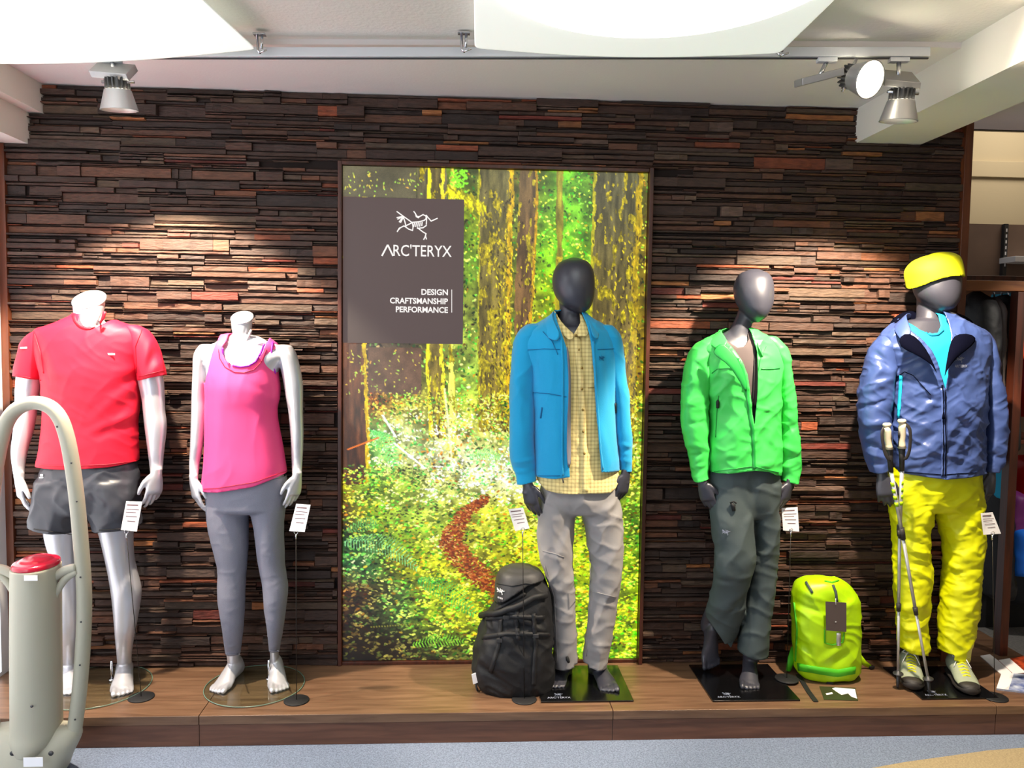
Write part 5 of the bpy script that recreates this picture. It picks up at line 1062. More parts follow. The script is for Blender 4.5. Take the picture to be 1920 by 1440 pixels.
tr5 = garment('trousers', [loft([(878, 1676, 1832, .125), (905, 1671, 1833, .125), (930, 1669, 1836, .12), (948, 1672, 1836, .1)], Y, 44), leg_geo(tL5, Y), leg_geo(tR5, Y)], MT['yellow'], m5, .0062, 2,
    cuts=[(below([(1676, 1214), (1688, 1219), (1712, 1226), (1737, 1227), (1748, 1227)]), 'all'), (below([(1752, 1222), (1760, 1218), (1770, 1228), (1790, 1238), (1813, 1243), (1826, 1244)]), 'all')],
    wr=[(.008, 12, .5, 3.4, 5., .9), (.006, 26, -.5, 3.2, 9., .9), (.0028, 50, .3, 2.6, 2., .6)],
    creases=[(1694, 990, 1735, 1000, 6, 6), (1690, 1010, 1736, 1020, 5, -6), (1694, 1030, 1736, 1034, 6, 6), (1692, 1050, 1738, 1058, 5, -6), (1695, 1070, 1738, 1078, 6, 6), (1692, 1100, 1730, 1090, 6, 5), (1690, 1150, 1738, 1120, 7, 7), (1692, 1190, 1736, 1160, 6, 6), (1695, 905, 1735, 945, 8, -6), (1746, 925, 1720, 990, 7, 6), (1760, 960, 1800, 925, 8, 7), (1775, 985, 1830, 945, 8, -6), (1780, 1020, 1835, 960, 8, 6), (1800, 1050, 1832, 1010, 7, 5), (1776, 1060, 1836, 1080, 7, 7), (1772, 1085, 1830, 1060, 6, -6), (1770, 1110, 1830, 1100, 7, 6), (1768, 1130, 1828, 1150, 7, 6), (1800, 1160, 1825, 1120, 7, 6), (1790, 1190, 1815, 1230, 6, 4), (1690, 1225, 1736, 1205, 6, 4), (1825, 905, 1800, 930, 6, 5)], Yf=-.28)
ct = garment('cyan_tee', [loft(inset(jt5, 7, .022), Y, 44)], MT['cyan'], m5, .007, 3, cuts=[([(1706, 560), (1716, 600), (1730, 618), (1745, 626), (1760, 624), (1770, 610), (1774, 560)], 'all'), (below([(1640, 800), (1860, 800)], depth=120), 'all')], wr=[(.003, 13, 1.2, 3., 6., .5)], Yf=-.33)
mb = MB(); drape(mb, bvh(ct), [(1724, 612), (1734, 622), (1746, 628), (1758, 627), (1768, 618)], .010, .002, step=4, Yd=-.31); mb.build('neck_rib', MT['cyan'], ct)
op5 = [(1700, 560), (1703, 590), (1712, 612), (1728, 634), (1742, 655), (1752, 680), (1758, 700), (1764, 720), (1768, 730), (1771, 705), (1773, 680), (1778, 655), (1784, 630), (1786, 605), (1782, 560)]
jk5 = garment('shell_jacket', [loft(jt5, Y, 56)], MT['navy'], m5, .0052, 1, cuts=[(op5, 'front'), (below([(1660, 886), (1695, 891), (1767, 897), (1832, 893), (1850, 891)]), 'all'), ([(1706, 575), (1706, 596), (1784, 596), (1784, 575)], 'all')],
    wr=[(.013, 9, .7, 2.6, 2., .7), (.008, 20, -.5, 2.4, 7., .8), (.0035, 40, .5, 2.2, 4., .7)],
    creases=[(1700, 790, 1760, 740, 8, 8), (1690, 800, 1740, 752, 6, -7), (1775, 750, 1830, 800, 9, 8), (1778, 770, 1820, 820, 7, -8), (1700, 830, 1765, 775, 8, 7), (1710, 850, 1766, 800, 7, -6), (1700, 880, 1750, 860, 6, 6), (1790, 880, 1832, 830, 9, -8), (1775, 860, 1825, 790, 8, 8), (1725, 745, 1762, 752, 5, -7), (1670, 700, 1690, 760, 7, 6), (1685, 696, 1730, 720, 4, 5), (1730, 720, 1745, 740, 4, 5), (1682, 780, 1690, 870, 7, 5)], Yf=-.35, thick=.003)
bj = bvh(jk5)
s1 = garment('sleeve', [loft(slL5, Y-.014)], MT['navy'], jk5, .0052, 1, cuts=[(below([(1630, 889), (1637, 888), (1650, 890), (1664, 886), (1672, 885)]), 'all')], wr=[(.010, 14, .5, 2.2, 2., .7), (.004, 34, -.5, 2., 3., .7)], creases=[(1640, 652, 1664, 690, 6, -9), (1652, 690, 1630, 720, 6, 8), (1620, 740, 1665, 715, 7, 8), (1618, 770, 1664, 745, 7, -9), (1616, 800, 1664, 790, 6, 8), (1620, 830, 1660, 845, 5, -9), (1628, 850, 1664, 860, 5, 8), (1635, 870, 1662, 872, 4, -6)], Yf=-.3)
s2 = garment('sleeve', [loft(slR5, Y-.014)], MT['navy'], jk5, .0052, 1, cuts=[(below([(1838, 886), (1846, 887), (1867, 888), (1874, 888)]), 'all')], wr=[(.009, 14, -.5, 2.2, 5., .7), (.004, 34, .5, 2., 7., .7)], creases=[(1850, 650, 1858, 740, 6, 7), (1845, 760, 1878, 780, 7, 7), (1846, 850, 1878, 858, 5, -7)], Yf=-.3)
sheet('collar', [[cpt(1712, 588, -.21), cpt(1700, 585, -.25), cpt(1699, 596, -.30), cpt(1714, 622, -.355)], [cpt(1706, 600, -.17), cpt(1686, 596, -.24), cpt(1684, 612, -.31), cpt(1702, 640, -.372)], [cpt(1700, 608, -.15), cpt(1672, 606, -.22), cpt(1676, 622, -.30), cpt(1690, 640, -.36)]], MT['navy'], jk5, .004)
sheet('collar', [[cpt(1778, 592, -.21), cpt(1786, 592, -.25), cpt(1790, 600, -.30), cpt(1784, 632, -.355)], [cpt(1786, 598, -.17), cpt(1806, 594, -.24), cpt(1812, 606, -.30), cpt(1802, 632, -.368)], [cpt(1796, 606, -.15), cpt(1822, 602, -.20), cpt(1830, 614, -.26), cpt(1822, 634, -.35)]], MT['navy'], jk5, .004)
sheet('turned_facing', [[cpt(1706, 622, -.362), cpt(1726, 638, -.38), cpt(1744, 664, -.392), cpt(1760, 706, -.398)], [cpt(1684, 628, -.375), cpt(1706, 652, -.402), cpt(1738, 668, -.41), cpt(1756, 700, -.404)], [cpt(1684, 652, -.375), cpt(1712, 662, -.40), cpt(1736, 676, -.408), cpt(1754, 690, -.40)]], MT['navydk'], jk5, .003)
sheet('turned_facing', [[cpt(1786, 628, -.36), cpt(1779, 650, -.38), cpt(1774, 680, -.395), cpt(1770, 712, -.398)], [cpt(1812, 622, -.372), cpt(1800, 646, -.40), cpt(1786, 664, -.408), cpt(1772, 704, -.404)], [cpt(1836, 632, -.34), cpt(1824, 650, -.38), cpt(1800, 664, -.40), cpt(1776, 692, -.402)]], MT['navydk'], jk5, .003)
sheet('storm_hood', [[cpt(1668, 606, -.12), cpt(1680, 590, -.14), cpt(1704, 580, -.14), cpt(1740, 586, -.10), cpt(1780, 584, -.12), cpt(1806, 588, -.14), cpt(1826, 604, -.12)], [cpt(1664, 616, -.18), cpt(1676, 600, -.22), cpt(1706, 590, -.2), cpt(1740, 598, -.12), cpt(1784, 592, -.2), cpt(1812, 598, -.22), cpt(1830, 612, -.18)], [cpt(1670, 624, -.2), cpt(1690, 614, -.22), cpt(1712, 608, -.2), cpt(1740, 616, -.1), cpt(1786, 608, -.2), cpt(1806, 612, -.22), cpt(1826, 622, -.2)]], MT['navydk'], jk5, .006)
mb = MB(); drape(mb, bj, [(1767, 728), (1769, 760), (1770, 820), (1769, 860), (1769, 893)], .022, .003, step=5); mb.build('zip_flap', MT['navy'], jk5)
drape(MB(), bj, [(1765.5, 722), (1768, 760), (1768, 820), (1767, 893)], .003, .0055, off=.003, step=5).build('zip_teeth', MT['navydk'], jk5); drape(MB(), bj, [(1771, 735), (1772.5, 820), (1771.5, 893)], .003, .0055, off=.003, step=5).build('zip_teeth', MT['navydk'], jk5)
p, n = hit(bj, 1768, 779, .009); MB().tube([p+np.array([0, 0, .014]), p, p-np.array([0, 0, .016])], [.003, .005, .006], 8).build('zip_pull', MT['navydk'], jk5)
mb = MB(); drape(mb, bj, [(1690, 704), (1688, 740), (1685, 783)], .014, .003, step=4); mb.build('chest_zip', MT['cyanzip'], jk5)
decal_text('chest_lettering', bj, 1800, 686, .062, .012, "ARC'TERYX", MT['logo'], jk5, .006); emblem_small(bj, 1799, 674, .040, .026, MT['logo'], jk5)
for P in ([(1676, 712), (1696, 697), (1712, 704), (1745, 740)], [(1697, 885), (1767, 890)], [(1774, 890), (1830, 886)]): drape(MB(), bj, P, .0025, .001).build('seam', MT['navydk'], jk5)
# shoes
def shoe(toe, heading, L, label, parent):
    toe = np.array(toe, float); f = np.array(heading, float); f /= np.linalg.norm(f); u = np.array([0, 0, 1.]); s = np.cross(f, u); heel = toe-f*L; z0 = .0085
    def rings_(S, n=24):
        V, F = [], []
        for t, a, lo, hi, off in S:
            c = heel+f*t*L+u*((lo+hi)/2+z0)+s*off
            for i in range(n):
                th = 2*math.pi*i/n; cx = math.copysign(abs(math.cos(th))**.8, math.cos(th)); sy = math.copysign(abs(math.sin(th))**.8, math.sin(th))
                V.append(c+s*a*cx*(1-.22*max(0, sy))+u*(hi-lo)/2*sy)
        m = len(S)
        for i in range(m-1):
            for j in range(n): F.append((i*n+j, i*n+(j+1) % n, (i+1)*n+(j+1) % n, (i+1)*n+j))
        F += [tuple(range(n-1, -1, -1)), tuple((m-1)*n+j for j in range(n))]; return V, F
    up = [(.02, .024, .02, .075, 0), (.06, .036, .02, .10, 0), (.18, .042, .02, .115, 0), (.30, .042, .02, .115, 0), (.42, .042, .02, .098, 0), (.56, .045, .02, .080, 0), (.70, .048, .02, .064, 0), (.84, .045, .02, .052, 0), (.94, .034, .02, .042, 0), (.99, .018, .02, .034, 0)]
    V, F = rings_(up); mb = MB().add(V, F); so = obj('shoe', mb.V, mb.F, MT['shoe'], parent)
    V, F = rings_([(0, .026, 0, .03, 0), (.03, .038, 0, .028, 0), (.2, .043, 0, .024, 0), (.45, .043, .002, .022, 0), (.65, .051, 0, .024, 0), (.82, .05, 0, .03, 0), (.94, .040, .002, .038, 0), (1.01, .022, .006, .04, 0)]); obj('sole', V, F, MT['shoedk'], so)
    V, F = rings_([(.80, .0475, .018, .050, 0), (.88, .043, .018, .050, 0), (.95, .0355, .018, .045, 0), (1.0, .02, .02, .04, 0)]); obj('toe_rand', V, F, MT['shoedk'], so)
    mb = MB()
    def top(t):
        tt = [q[0] for q in up]; return np.interp(t, tt, [q[3] for q in up])+z0
    for i in range(7):
        t = .34+i*.062; w = .021; zt = top(t)
        for sg in (-1, 1):
            a = heel+f*t*L+s*sg*w+u*(zt-.006); b = heel+f*(t+.03)*L-s*sg*w+u*(top(t+.03)-.006); m_ = (a+b)/2+u*.009; mb.tube([a, m_, b], .0032, 6)
    mb.build('laces', MT['lace'], so)
    mb = MB()
    V = [heel+f*.30*L+s*q+u*(top(.30)+dz) for q, dz in ((-.024, -.004), (.024, -.004), (.02, .03), (-.02, .03))]
    mb.add([v+f*.0 for v in V]+[v-f*.006 for v in V], [(0, 1, 2, 3), (7, 6, 5, 4), (0, 4, 5, 1), (1, 5, 6, 2), (2, 6, 7, 3), (3, 7, 4, 0)]); mb.build('tongue', MT['shoe'], so, False, .002)
    mb = MB()
    for sg in (-1, 1):
        c = heel+f*.33*L+u*(top(.33)+.004)
        mb.tube([c, c+s*sg*.022+u*.008+f*.004, c+s*sg*.034-u*.004+f*.016, c+s*sg*.018-u*.006+f*.02, c], .0022, 6); mb.tube([c, c+s*sg*.02+f*.03-u*.01, c+s*sg*.036+f*.05-u*.04], .0022, 6)
    mb.build('lace_bow', MT['paper'], so)
    return so
a, c = G(1712, 1299), G(1702, 1258); shoe(a, (a-c)*(1, 1, 0), .265, '', m5)
a, c = G(1822, 1309), G(1785, 1262); shoe(a, (a-c)*(1, 1, 0), .27, '', m5)
# ------------------------------------------------------------------ price stands
def stand(card, rod, base, label, bY=None, twist=0.):
    """card: 4 pixel corners (tl,tr,br,bl); rod: top pixel; base: pixel on the platform"""
    g = G(*base); Yb = g[1]
    t = thing('price_stand', label, 'price stand', (g[0], g[1], 0), 'price cards on wire stands')
    V, F = [], []
    r = .053; prof = [(.0006, r), (.004, r), (.0058, r-.003), (.0062, .001)]
    zb = .0086 if bY else 0
    for zz, rr in prof:
        for k in range(40):
            th = 2*math.pi*k/40; V.append((g[0]+rr*math.cos(th), g[1]+rr*math.sin(th), zz+zb))
    for i in range(3):
        for j in range(40): F.append((i*40+j, i*40+(j+1) % 40, (i+1)*40+(j+1) % 40, (i+1)*40+j))
    F.append(tuple(range(39, -1, -1)))
    obj('weighted_base', V, F, MT['black'], t)
    top = W(rod[0], rod[1], Yb)
    MB().tube([(g[0], g[1], .004+zb), (g[0]*.5+top[0]*.5, Yb, top[2]*.5), top-np.array([0, 0, .012])], .0016, 8).build('wire_rod', MT['wire'], t)
    MB().tube([top+np.array([math.sin(a)*.008, 0, -math.cos(a)*.008]) for a in np.linspace(0, 5.8, 14)], .0013, 6).tube([top-np.array([0, 0, .03]), top-np.array([0, 0, .008])], .003, 8).build('wire_clip', MT['chrome'], t)
    P = [W(x, y, Yb+dy) for (x, y), dy in zip(card, (twist, -twist, -twist, twist))]
    off = np.array([0, .004, 0])
    V = [p for p in P]+[p+np.array([0, .0016, 0]) for p in P]
    V = [v+off*0+np.array([0, .003, 0]) for v in V]
    cd_ = obj('price_card', V, [(3, 2, 1, 0), (4, 5, 6, 7), (0, 1, 5, 4), (1, 2, 6, 5), (2, 3, 7, 6), (3, 0, 4, 7)], MT['paper'], t, False)
    tl, tr, br, bl = [v+np.array([0, .0024, 0]) for v in P]
    for i, (v0, u0, u1, h) in enumerate(((.10, .1, .8, .05), (.26, .1, .9, .025), (.36, .1, .75, .025), (.50, .15, .85, .03), (.66, .3, .8, .03))):
        def q(u, v): return (tl*(1-u)+tr*u)*(1-v)+(bl*(1-u)+br*u)*v
        A = [q(u0, v0), q(u1, v0), q(u1, v0+h), q(u0, v0+h)]; obj('printed_line', A, [(3, 2, 1, 0)], MT['ink'], cd_, False)
    return t
stand([(236, 940), (266, 941), (256, 997), (226, 994)], (237, 997), (265, 1308), 'white price card on a wire stand beside the red-shirted mannequin', twist=.008)
stand([(555, 945), (582, 947), (571, 998), (542, 996)], (555, 998), (556, 1314), 'white price card on a wire stand beside the pink-topped mannequin', twist=.008)
stand([(953, 955), (981, 952), (993, 991), (966, 996)], (980, 993), (983, 1312), 'white price card on a wire stand rising behind the black rucksack', twist=-.008)
stand([(1466, 953), (1496, 951), (1499, 997), (1469, 995)], (1483, 994), (1475, 1277), 'white price card on a wire stand beside the green-jacketed mannequin', True)
stand([(1840, 963), (1862, 961), (1878, 1001), (1845, 1003)], (1861, 1000), (1865, 1308), 'white price card on a wire stand beside the yellow trousers', twist=-.006)
# ------------------------------------------------------------------ black rucksack
Y = -.25
bp = thing('rucksack', 'large black hiking rucksack with a grey-black lid standing before the forest picture', 'rucksack', G(960, 1300))
body_s = [(1086, 942, 1014, .09), (1105, 936, 1026, .11), (1128, 930, 1032, .12), (1150, 916, 1034, .128), (1175, 903, 1036, .135), (1200, 895, 1036, .135), (1232, 889, 1037, .14), (1262, 890, 1036, .135), (1284, 899, 1030, .125), (1300, 925, 1018, .10)]
pk = garment('pack_body', [loft(body_s, Y, 44, pw=2.6)], MT['black'], bp, .007, 3, wr=[(.014, 11, .5, 2.4, 2., .8), (.007, 24, -.6, 2., 5., .8)], creases=[(900, 1190, 1020, 1170, 8, -9), (905, 1215, 960, 1260, 10, 9), (930, 1180, 990, 1240, 9, 9), (890, 1250, 950, 1285, 9, -9), (960, 1150, 1010, 1180, 7, 8)], Yf=-.38, thick=0)
lid_s = [(1066, 948, 1002, .06), (1071, 937, 1013, .085), (1085, 931, 1022, .105), (1105, 928, 1030, .12), (1128, 927, 1034, .13), (1142, 928, 1034, .13), (1152, 930, 1032, .12)]
lid = garment('lid', [loft(lid_s, Y-.012, 44, pw=2.6)], MT['packgrey'], bp, .0065, 3, cuts=[([(880, 1200), (880, 1148), (926, 1144), (945, 1132), (965, 1118), (990, 1102), (1012, 1098), (1060, 1098), (1060, 1200)], 'front')], wr=[(.005, 12, .3, 2.5, 4., .6)], Yf=-.39, thick=.004)
bl_ = bvh(lid); bb = bvh(pk)
drape(MB(), bl_, [(932, 1094), (960, 1099), (985, 1094), (1010, 1096)], .004, .001).build('lid_seam', MT['black'], lid)
emblem_small(bl_, 940, 1109, .030, .022, MT['reflect'], lid, .0024); decal_text('lid_lettering', bl_, 939, 1121, .034, .008, "ARC'TERYX", MT['reflect'], lid, .004)
for P in ([(925, 1146), (960, 1126), (985, 1112)], [(912, 1160), (960, 1156), (1020, 1158)], [(905, 1195), (950, 1188), (1030, 1190)], [(940, 1160), (935, 1210), (920, 1260)], [(1000, 1150), (1004, 1210), (1000, 1285)], [(970, 1130), (968, 1160), (972, 1200)]): drape(MB(), bb, P, .018, .004, step=5, Yd=-.38).build('webbing_strap', MT['black'], bp)
for px, py in ((950, 1158), (1003, 1192), (938, 1200)):
    p, n = hit(bb, px, py, .006, -.38); MB().obox(p, (.013, 0, 0), (0, .004, 0), (0, 0, .009)).build('buckle', MT['packgrey'], bp, False, .002)
for P in ([(906, 1156), (930, 1152), (965, 1140), (1000, 1120), (1022, 1116)],):
    A = [hit(bb, x, y, .012, -.37)[0] for x, y in resample(P, 12)]; MB().tube(A, .014, 8).build('rolled_collar', MT['black'], bp)
p = W(890, 1272, -.33); MB().obox(p, (.010, 0, .004), (0, .003, 0), (-.004, 0, .022)).build('white_label', MT['paper'], bp, False, .001)
MB().tube([W(950, 1302, -.33), W(975, 1309, -.36), W(1008, 1308, -.35)], [.018, .026, .02], 10).build('hip_belt', MT['black'], bp)
MB().tube([W(1034, 1120, -.22), W(1044, 1180, -.20), W(1046, 1240, -.2), W(1036, 1280, -.22)], [.012, .018, .02, .012], 10, flat=.5).build('shoulder_strap', MT['black'], bp)
MB().tube([W(892, 1278, -.3), W(893, 1288, -.31), G(896, 1296, .005)], .005, 6).build('strap_end', MT['black'], bp)
# ------------------------------------------------------------------ lime backpack
Y = -.19
lp = thing('backpack', 'fluorescent lime backpack with a dark brown tag standing on the platform', 'backpack', G(1550, 1262))
ls = [(1083, 1524, 1556, .05), (1087, 1506, 1574, .075), (1097, 1493, 1589, .092), (1112, 1488, 1600, .1), (1130, 1487, 1607, .105), (1160, 1488, 1608, .108), (1200, 1491, 1608, .108), (1235, 1494, 1607, .105), (1252, 1495, 1606, .1), (1262, 1500, 1602, .09)]
lpo = garment('pack_body', [loft(ls, Y, 44, pw=2.7)], MT['lime'], lp, .006, 2, wr=[(.010, 10, .7, 2.6, 8., .8), (.005, 22, -.5, 2.2, 3., .8)], creases=[(1500, 1140, 1550, 1150, 7, -8), (1510, 1115, 1550, 1128, 7, 7), (1585, 1105, 1606, 1130, 7, -7), (1580, 1140, 1606, 1128, 6, 6), (1545, 1205, 1550, 1150, 6, -6), (1500, 1215, 1520, 1250, 5, 6), (1515, 1210, 1530, 1250, 5, -6), (1540, 1240, 1580, 1210, 8, 7), (1560, 1250, 1595, 1220, 7, -7), (1490, 1130, 1515, 1200, 8, 5)], Yf=-.29, thick=0)
bb = bvh(lpo)
drape(MB(), bb, [(1497, 1250), (1530, 1256), (1570, 1262), (1603, 1256)], .034, .003, step=5, Yd=-.29).build('base_panel', MT['limedk'], lp)
drape(MB(), bb, [(1492, 1240), (1495, 1180), (1489, 1130)], .010, .002, Yd=-.2).build('side_piping', MT['limedk'], lp)
for P in ([(1512, 1092), (1519, 1104), (1523, 1112)], [(1561, 1097), (1566, 1110), (1569, 1128)]): drape(MB(), bb, P, .010, .004, step=4, Yd=-.28).build('printed_cord', MT['slate'], lp)
drape(MB(), bb, [(1572, 1186), (1572, 1210)], .018, .003, step=4, Yd=-.29).build('reflective_tab', MT['alu'], lp)
drape(MB(), bb, [(1546, 1180), (1546, 1205), (1560, 1209), (1580, 1204), (1582, 1186)], .004, .002, step=4, Yd=-.29).build('pocket_seam', MT['limedk'], lp)
drape(MB(), bb, [(1546, 1090), (1560, 1093), (1572, 1089)], .006, .002, step=4, Yd=-.28).build('haul_seam', MT['limedk'], lp)
tg = [W(x, y, -.315) for x, y in ((1548, 1128), (1587, 1130), (1587, 1185), (1549, 1182))]
V = tg+[v+np.array([0, .0015, 0]) for v in tg]; tgo = obj('swing_tag', V, [(3, 2, 1, 0), (4, 5, 6, 7), (0, 1, 5, 4), (1, 2, 6, 5), (2, 3, 7, 6), (3, 0, 4, 7)], MT['tagbrown'], lp, False)
MB().tube([W(1567, 1122, -.312), W(1567, 1134, -.318)], .0012, 6).build('tag_string', MT['paper'], tgo)
p = W(1567, 1166, -.3165); MB().obox(p, (.003, 0, 0), (0, .0004, 0), (0, 0, .002)).build('tag_print', MT['reflect'], tgo, False)
MB().tube([W(1488, 1215, -.12), W(1482, 1240, -.16), G(1478, 1258, .012)], [.014, .017, .012], 10, flat=.45).build('shoulder_strap', MT['limedk'], lp)
MB().tube([W(1606, 1225, -.15), G(1620, 1243, .03), G(1632, 1250, .012)], [.014, .013, .009], 10, flat=.45).build('shoulder_strap', MT['lime'], lp)
q = G(1634, 1251, .01); MB().obox(q, (.012, .004, 0), (-.003, .008, 0), (0, 0, .006)).build('strap_buckle', MT['black'], lp, False, .002)
A = [G(x, y, .004) for x, y in ((1496, 1264), (1505, 1278), (1516, 1296), (1530, 1315))]
V, F = [], []
for i, p in enumerate(A):
    for dx, dz in ((-.011, 0), (-.011, .003), (.011, .003), (.011, 0)): V.append(p+np.array([dx, 0, dz-.003]))
for i in range(3):
    for k in range(4): F.append((i*4+k, i*4+(k+1) % 4, i*4+4+(k+1) % 4, i*4+4+k))
F += [(3, 2, 1, 0), (12, 13, 14, 15)]; obj('webbing_tail', V, F, MT['black'], lp, False)
q = G(1556, 1280, .006); MB().obox(q, (.014, -.004, 0), (.002, .007, 0), (0, 0, .005)).build('strap_buckle', MT['black'], lp, False, .002)
q = [G(x, y, .001) for x, y in ((1536, 1287), (1604, 1290), (1609, 1314), (1545, 1312))]
lf = thing('leaflet', 'small olive and white leaflet lying in front of the lime backpack', 'leaflet', sum(q)/4)
V = [p+np.array([0, 0, .001]) for p in q]+[p-np.array([0, 0, .0006]) for p in q]
obj('printed_card', V, [(3, 2, 1, 0), (4, 5, 6, 7), (0, 1, 5, 4), (1, 2, 6, 5), (2, 3, 7, 6), (3, 0, 4, 7)], MT['leaflet'], lf, False)
w = [(1560, 1291), (1566, 1289), (1603, 1292), (1607, 1310), (1596, 1306), (1590, 1300), (1578, 1303), (1570, 1298)]
obj('white_print', [G(x, y, .0026) for x, y in w], [tuple(range(len(w)-1, -1, -1))], MT['paper'], lf, False)
w = [(1548, 1300), (1560, 1298), (1562, 1301), (1550, 1303)]; obj('white_print', [G(x, y, .0026) for x, y in w], [tuple(range(3, -1, -1))], MT['paper'], lf, False)
# ------------------------------------------------------------------ trekking poles
def pole(top, neck, cross, mid, basket, tip, Ys, label, tilt):
    """pixel stations down the pole; Ys: depth at the top and at the tip"""
    y0, y1 = Ys; tt = lambda py: (py-top[1])/(tip[1]-top[1])
    P = lambda q, dy=0: W(q[0], q[1], y0+(y1-y0)*tt(q[1])+dy)
    g = P(tip); t = thing('trekking_pole', label, 'trekking pole', g, 'trekking poles leaning on the blue jacket')
    a, b = P(top), P(neck); d = (b-a)/np.linalg.norm(b-a); s = np.array([1, 0, 0.]); nk = a+d*.02
    MB().tube([a-d*.006, a, a+d*.012], [.014, .018, .013], 14).build('grip_top', MT['cork'], t)
    MB().tube([a+d*.01+s*tilt*.004, a+d*.03, a+d*.06+s*tilt*.003, a+d*.085, b-d*.015, b], [.013, .0145, .013, .0125, .0135, .017], 14, flat=1.15).build('grip', MT['cork'], t)
    MB().tube([a+d*.045-s*tilt*.011, a+d*.075-s*tilt*.011], .006, 8).build('grip_inset', MT['griprub'], t)
    MB().tube([b, b+d*.04, b+d*.10], [.0145, .0115, .010], 12).build('lower_grip', MT['griprub'], t)
    L = [a+d*.01+s*tilt*.01, a+d*.04+s*tilt*.03+np.array([0, -.01, 0]), b+d*.01+s*tilt*.026+np.array([0, -.012, 0]), b+d*.045+s*tilt*.006+np.array([0, -.01, 0]), b-d*.005-s*tilt*.01, a+d*.01]
    MB().tube(catmull(L, 5), .0075, 8, flat=.3).build('wrist_strap', MT['griprub'], t)
    c, m_, k, e = P(cross), P(mid), P(basket), P(tip)
    MB().tube([b+d*.095, c], .0082, 12).build('upper_shaft', MT['alu'], t)
    MB().tube([c, m_], .0070, 12).build('middle_shaft', MT['alu'], t)
    MB().tube([m_, k], .0058, 12).build('lower_shaft', MT['alu'], t)
    dd = (m_-c)/np.linalg.norm(m_-c)
    MB().tube([c-dd*.03, c-dd*.005, c+dd*.02], [.0115, .0125, .0105], 12).tube([c-dd*.02+s*tilt*.014, c+dd*.015+s*tilt*.014], .006, 8).build('lever_lock', MT['griprub'], t)
    MB().tube([m_-dd*.02, m_+dd*.014], [.0105, .009], 12).build('lever_lock', MT['griprub'], t)
    d2 = (e-k)/np.linalg.norm(e-k)
    MB().tube([k-d2*.012, k-d2*.002, k, k+d2*.004, k+d2*.006], [.007, .010, .022, .022, .009], 16).build('basket', MT['fin'], t)
    MB().tube([k+d2*.004, e-d2*.012, e], [.008, .006, .004], 12).build('pole_tip', MT['fin'], t)
    u0 = b+d*.125; n_ = (c-u0)/np.linalg.norm(c-u0)
    for i in range(4): q0 = u0+n_*.03*i+n_*.02; MB().tube([q0, q0+n_*.018], .0087, 12).build('lime_band', MT['lime'], t)
    return t
pole((1663, 796), (1667, 842), (1692, 1003), (1717, 1147), (1740, 1272), (1743, 1302), (-.43, -.40), 'trekking pole whose grip stands left and whose tip crosses to the right', -1)
pole((1691, 789), (1691, 840), (1687, 997), (1685, 1140), (1684, 1262), (1683, 1290), (-.43, -.33), 'trekking pole whose grip stands right and which drops straight beside the shoe', 1)
# ------------------------------------------------------------------ magazines on the platform
def magazine(c, label, m, th, hasspine=False):
    q = [G(x, y, 0) for x, y in c]; t = thing('magazine', label, 'magazine', sum(q)/4)
    up = np.array([0, 0, th]); V = [p+up for p in q]+[p+np.array([0, 0, .0005]) for p in q]
    obj('cover', V, [(3, 2, 1, 0), (4, 5, 6, 7), (0, 1, 5, 4), (1, 2, 6, 5), (2, 3, 7, 6), (3, 0, 4, 7)], m, t, False)
    up = up+np.array([0, 0, .0006])
    f = lambda u, v: (q[0]*(1-u)+q[1]*u)*(1-v)+(q[3]*(1-u)+q[2]*u)*v+up
    obj('white_strip', [f(0, 0), f(.28, 0), f(.28, 1), f(0, 1)], [(3, 2, 1, 0)], MT['paper'], t, False)
    obj('page_edge', [f(0, 1)-up*.05, f(1, 1)-up*.05, f(1, 1)-up*.9, f(0, 1)-up*.9], [(3, 2, 1, 0)], MT['paper'], t, False)
magazine([(1838, 1231), (1856, 1228), (1900, 1262), (1880, 1268)], 'long narrow white leaflet lying beside the orange magazine', MT['paper'], .004)
magazine([(1872, 1240), (1945, 1228), (1985, 1258), (1900, 1266)], 'magazine with an orange cover lying on the platform corner', MT['mag_a'], .006)
magazine([(1878, 1264), (1960, 1270), (1950, 1304), (1868, 1294)], 'magazine with a blue and white cover at the right platform edge', MT['mag_b'], .008)
# ------------------------------------------------------------------ security gate
Y = -.70
gt = thing('security_gate', 'warm grey loop-shaped anti-theft pedestal with a red cap', 'security gate', W(66, 1449, Y))
arc = [(138, 1378), (143, 1345), (150, 1285), (155, 1220), (158, 1150), (157, 1090), (151, 1010), (144, 935), (135, 868), (125, 818), (112, 783), (92, 762), (64, 755), (36, 764), (16, 785), (3, 820), (-7, 868), (-16, 935), (-23, 1010), (-29, 1090), (-30, 1150), (-28, 1220), (-23, 1285), (-17, 1345), (-12, 1378)]
A = catmull([W(x, y, Y) for x, y in arc], 5)
MB().tube(A, .0255, 18, flat=1.25, ref=(0, 1, 0)).build('loop_frame', MT['gate'], gt)
garment('foot_block', [loft([(1362, -28, 150, .05), (1378, -24, 152, .075), (1400, -14, 142, .095), (1425, 0, 128, .11), (1448, 8, 120, .12)], Y, 44, pw=3.)], MT['gate'], gt, .012, 4, thick=0)
cyl = [(1062, 28, 107, .095), (1075, 27.5, 108, .097), (1200, 27, 109, .098), (1340, 28, 110, .10), (1378, 30, 108, .11), (1396, 45, 95, .11)]
V, F = loft(cyl, Y-.02, 40, pw=2.2); obj('column', V, F, MT['gate'], gt)
V, F = loft([(1049, 40, 96, .07), (1052, 31, 105, .092), (1059, 29, 107, .096)], Y-.02, 40, pw=2.1); obj('red_cap', V, F, MT['redcap'], gt)
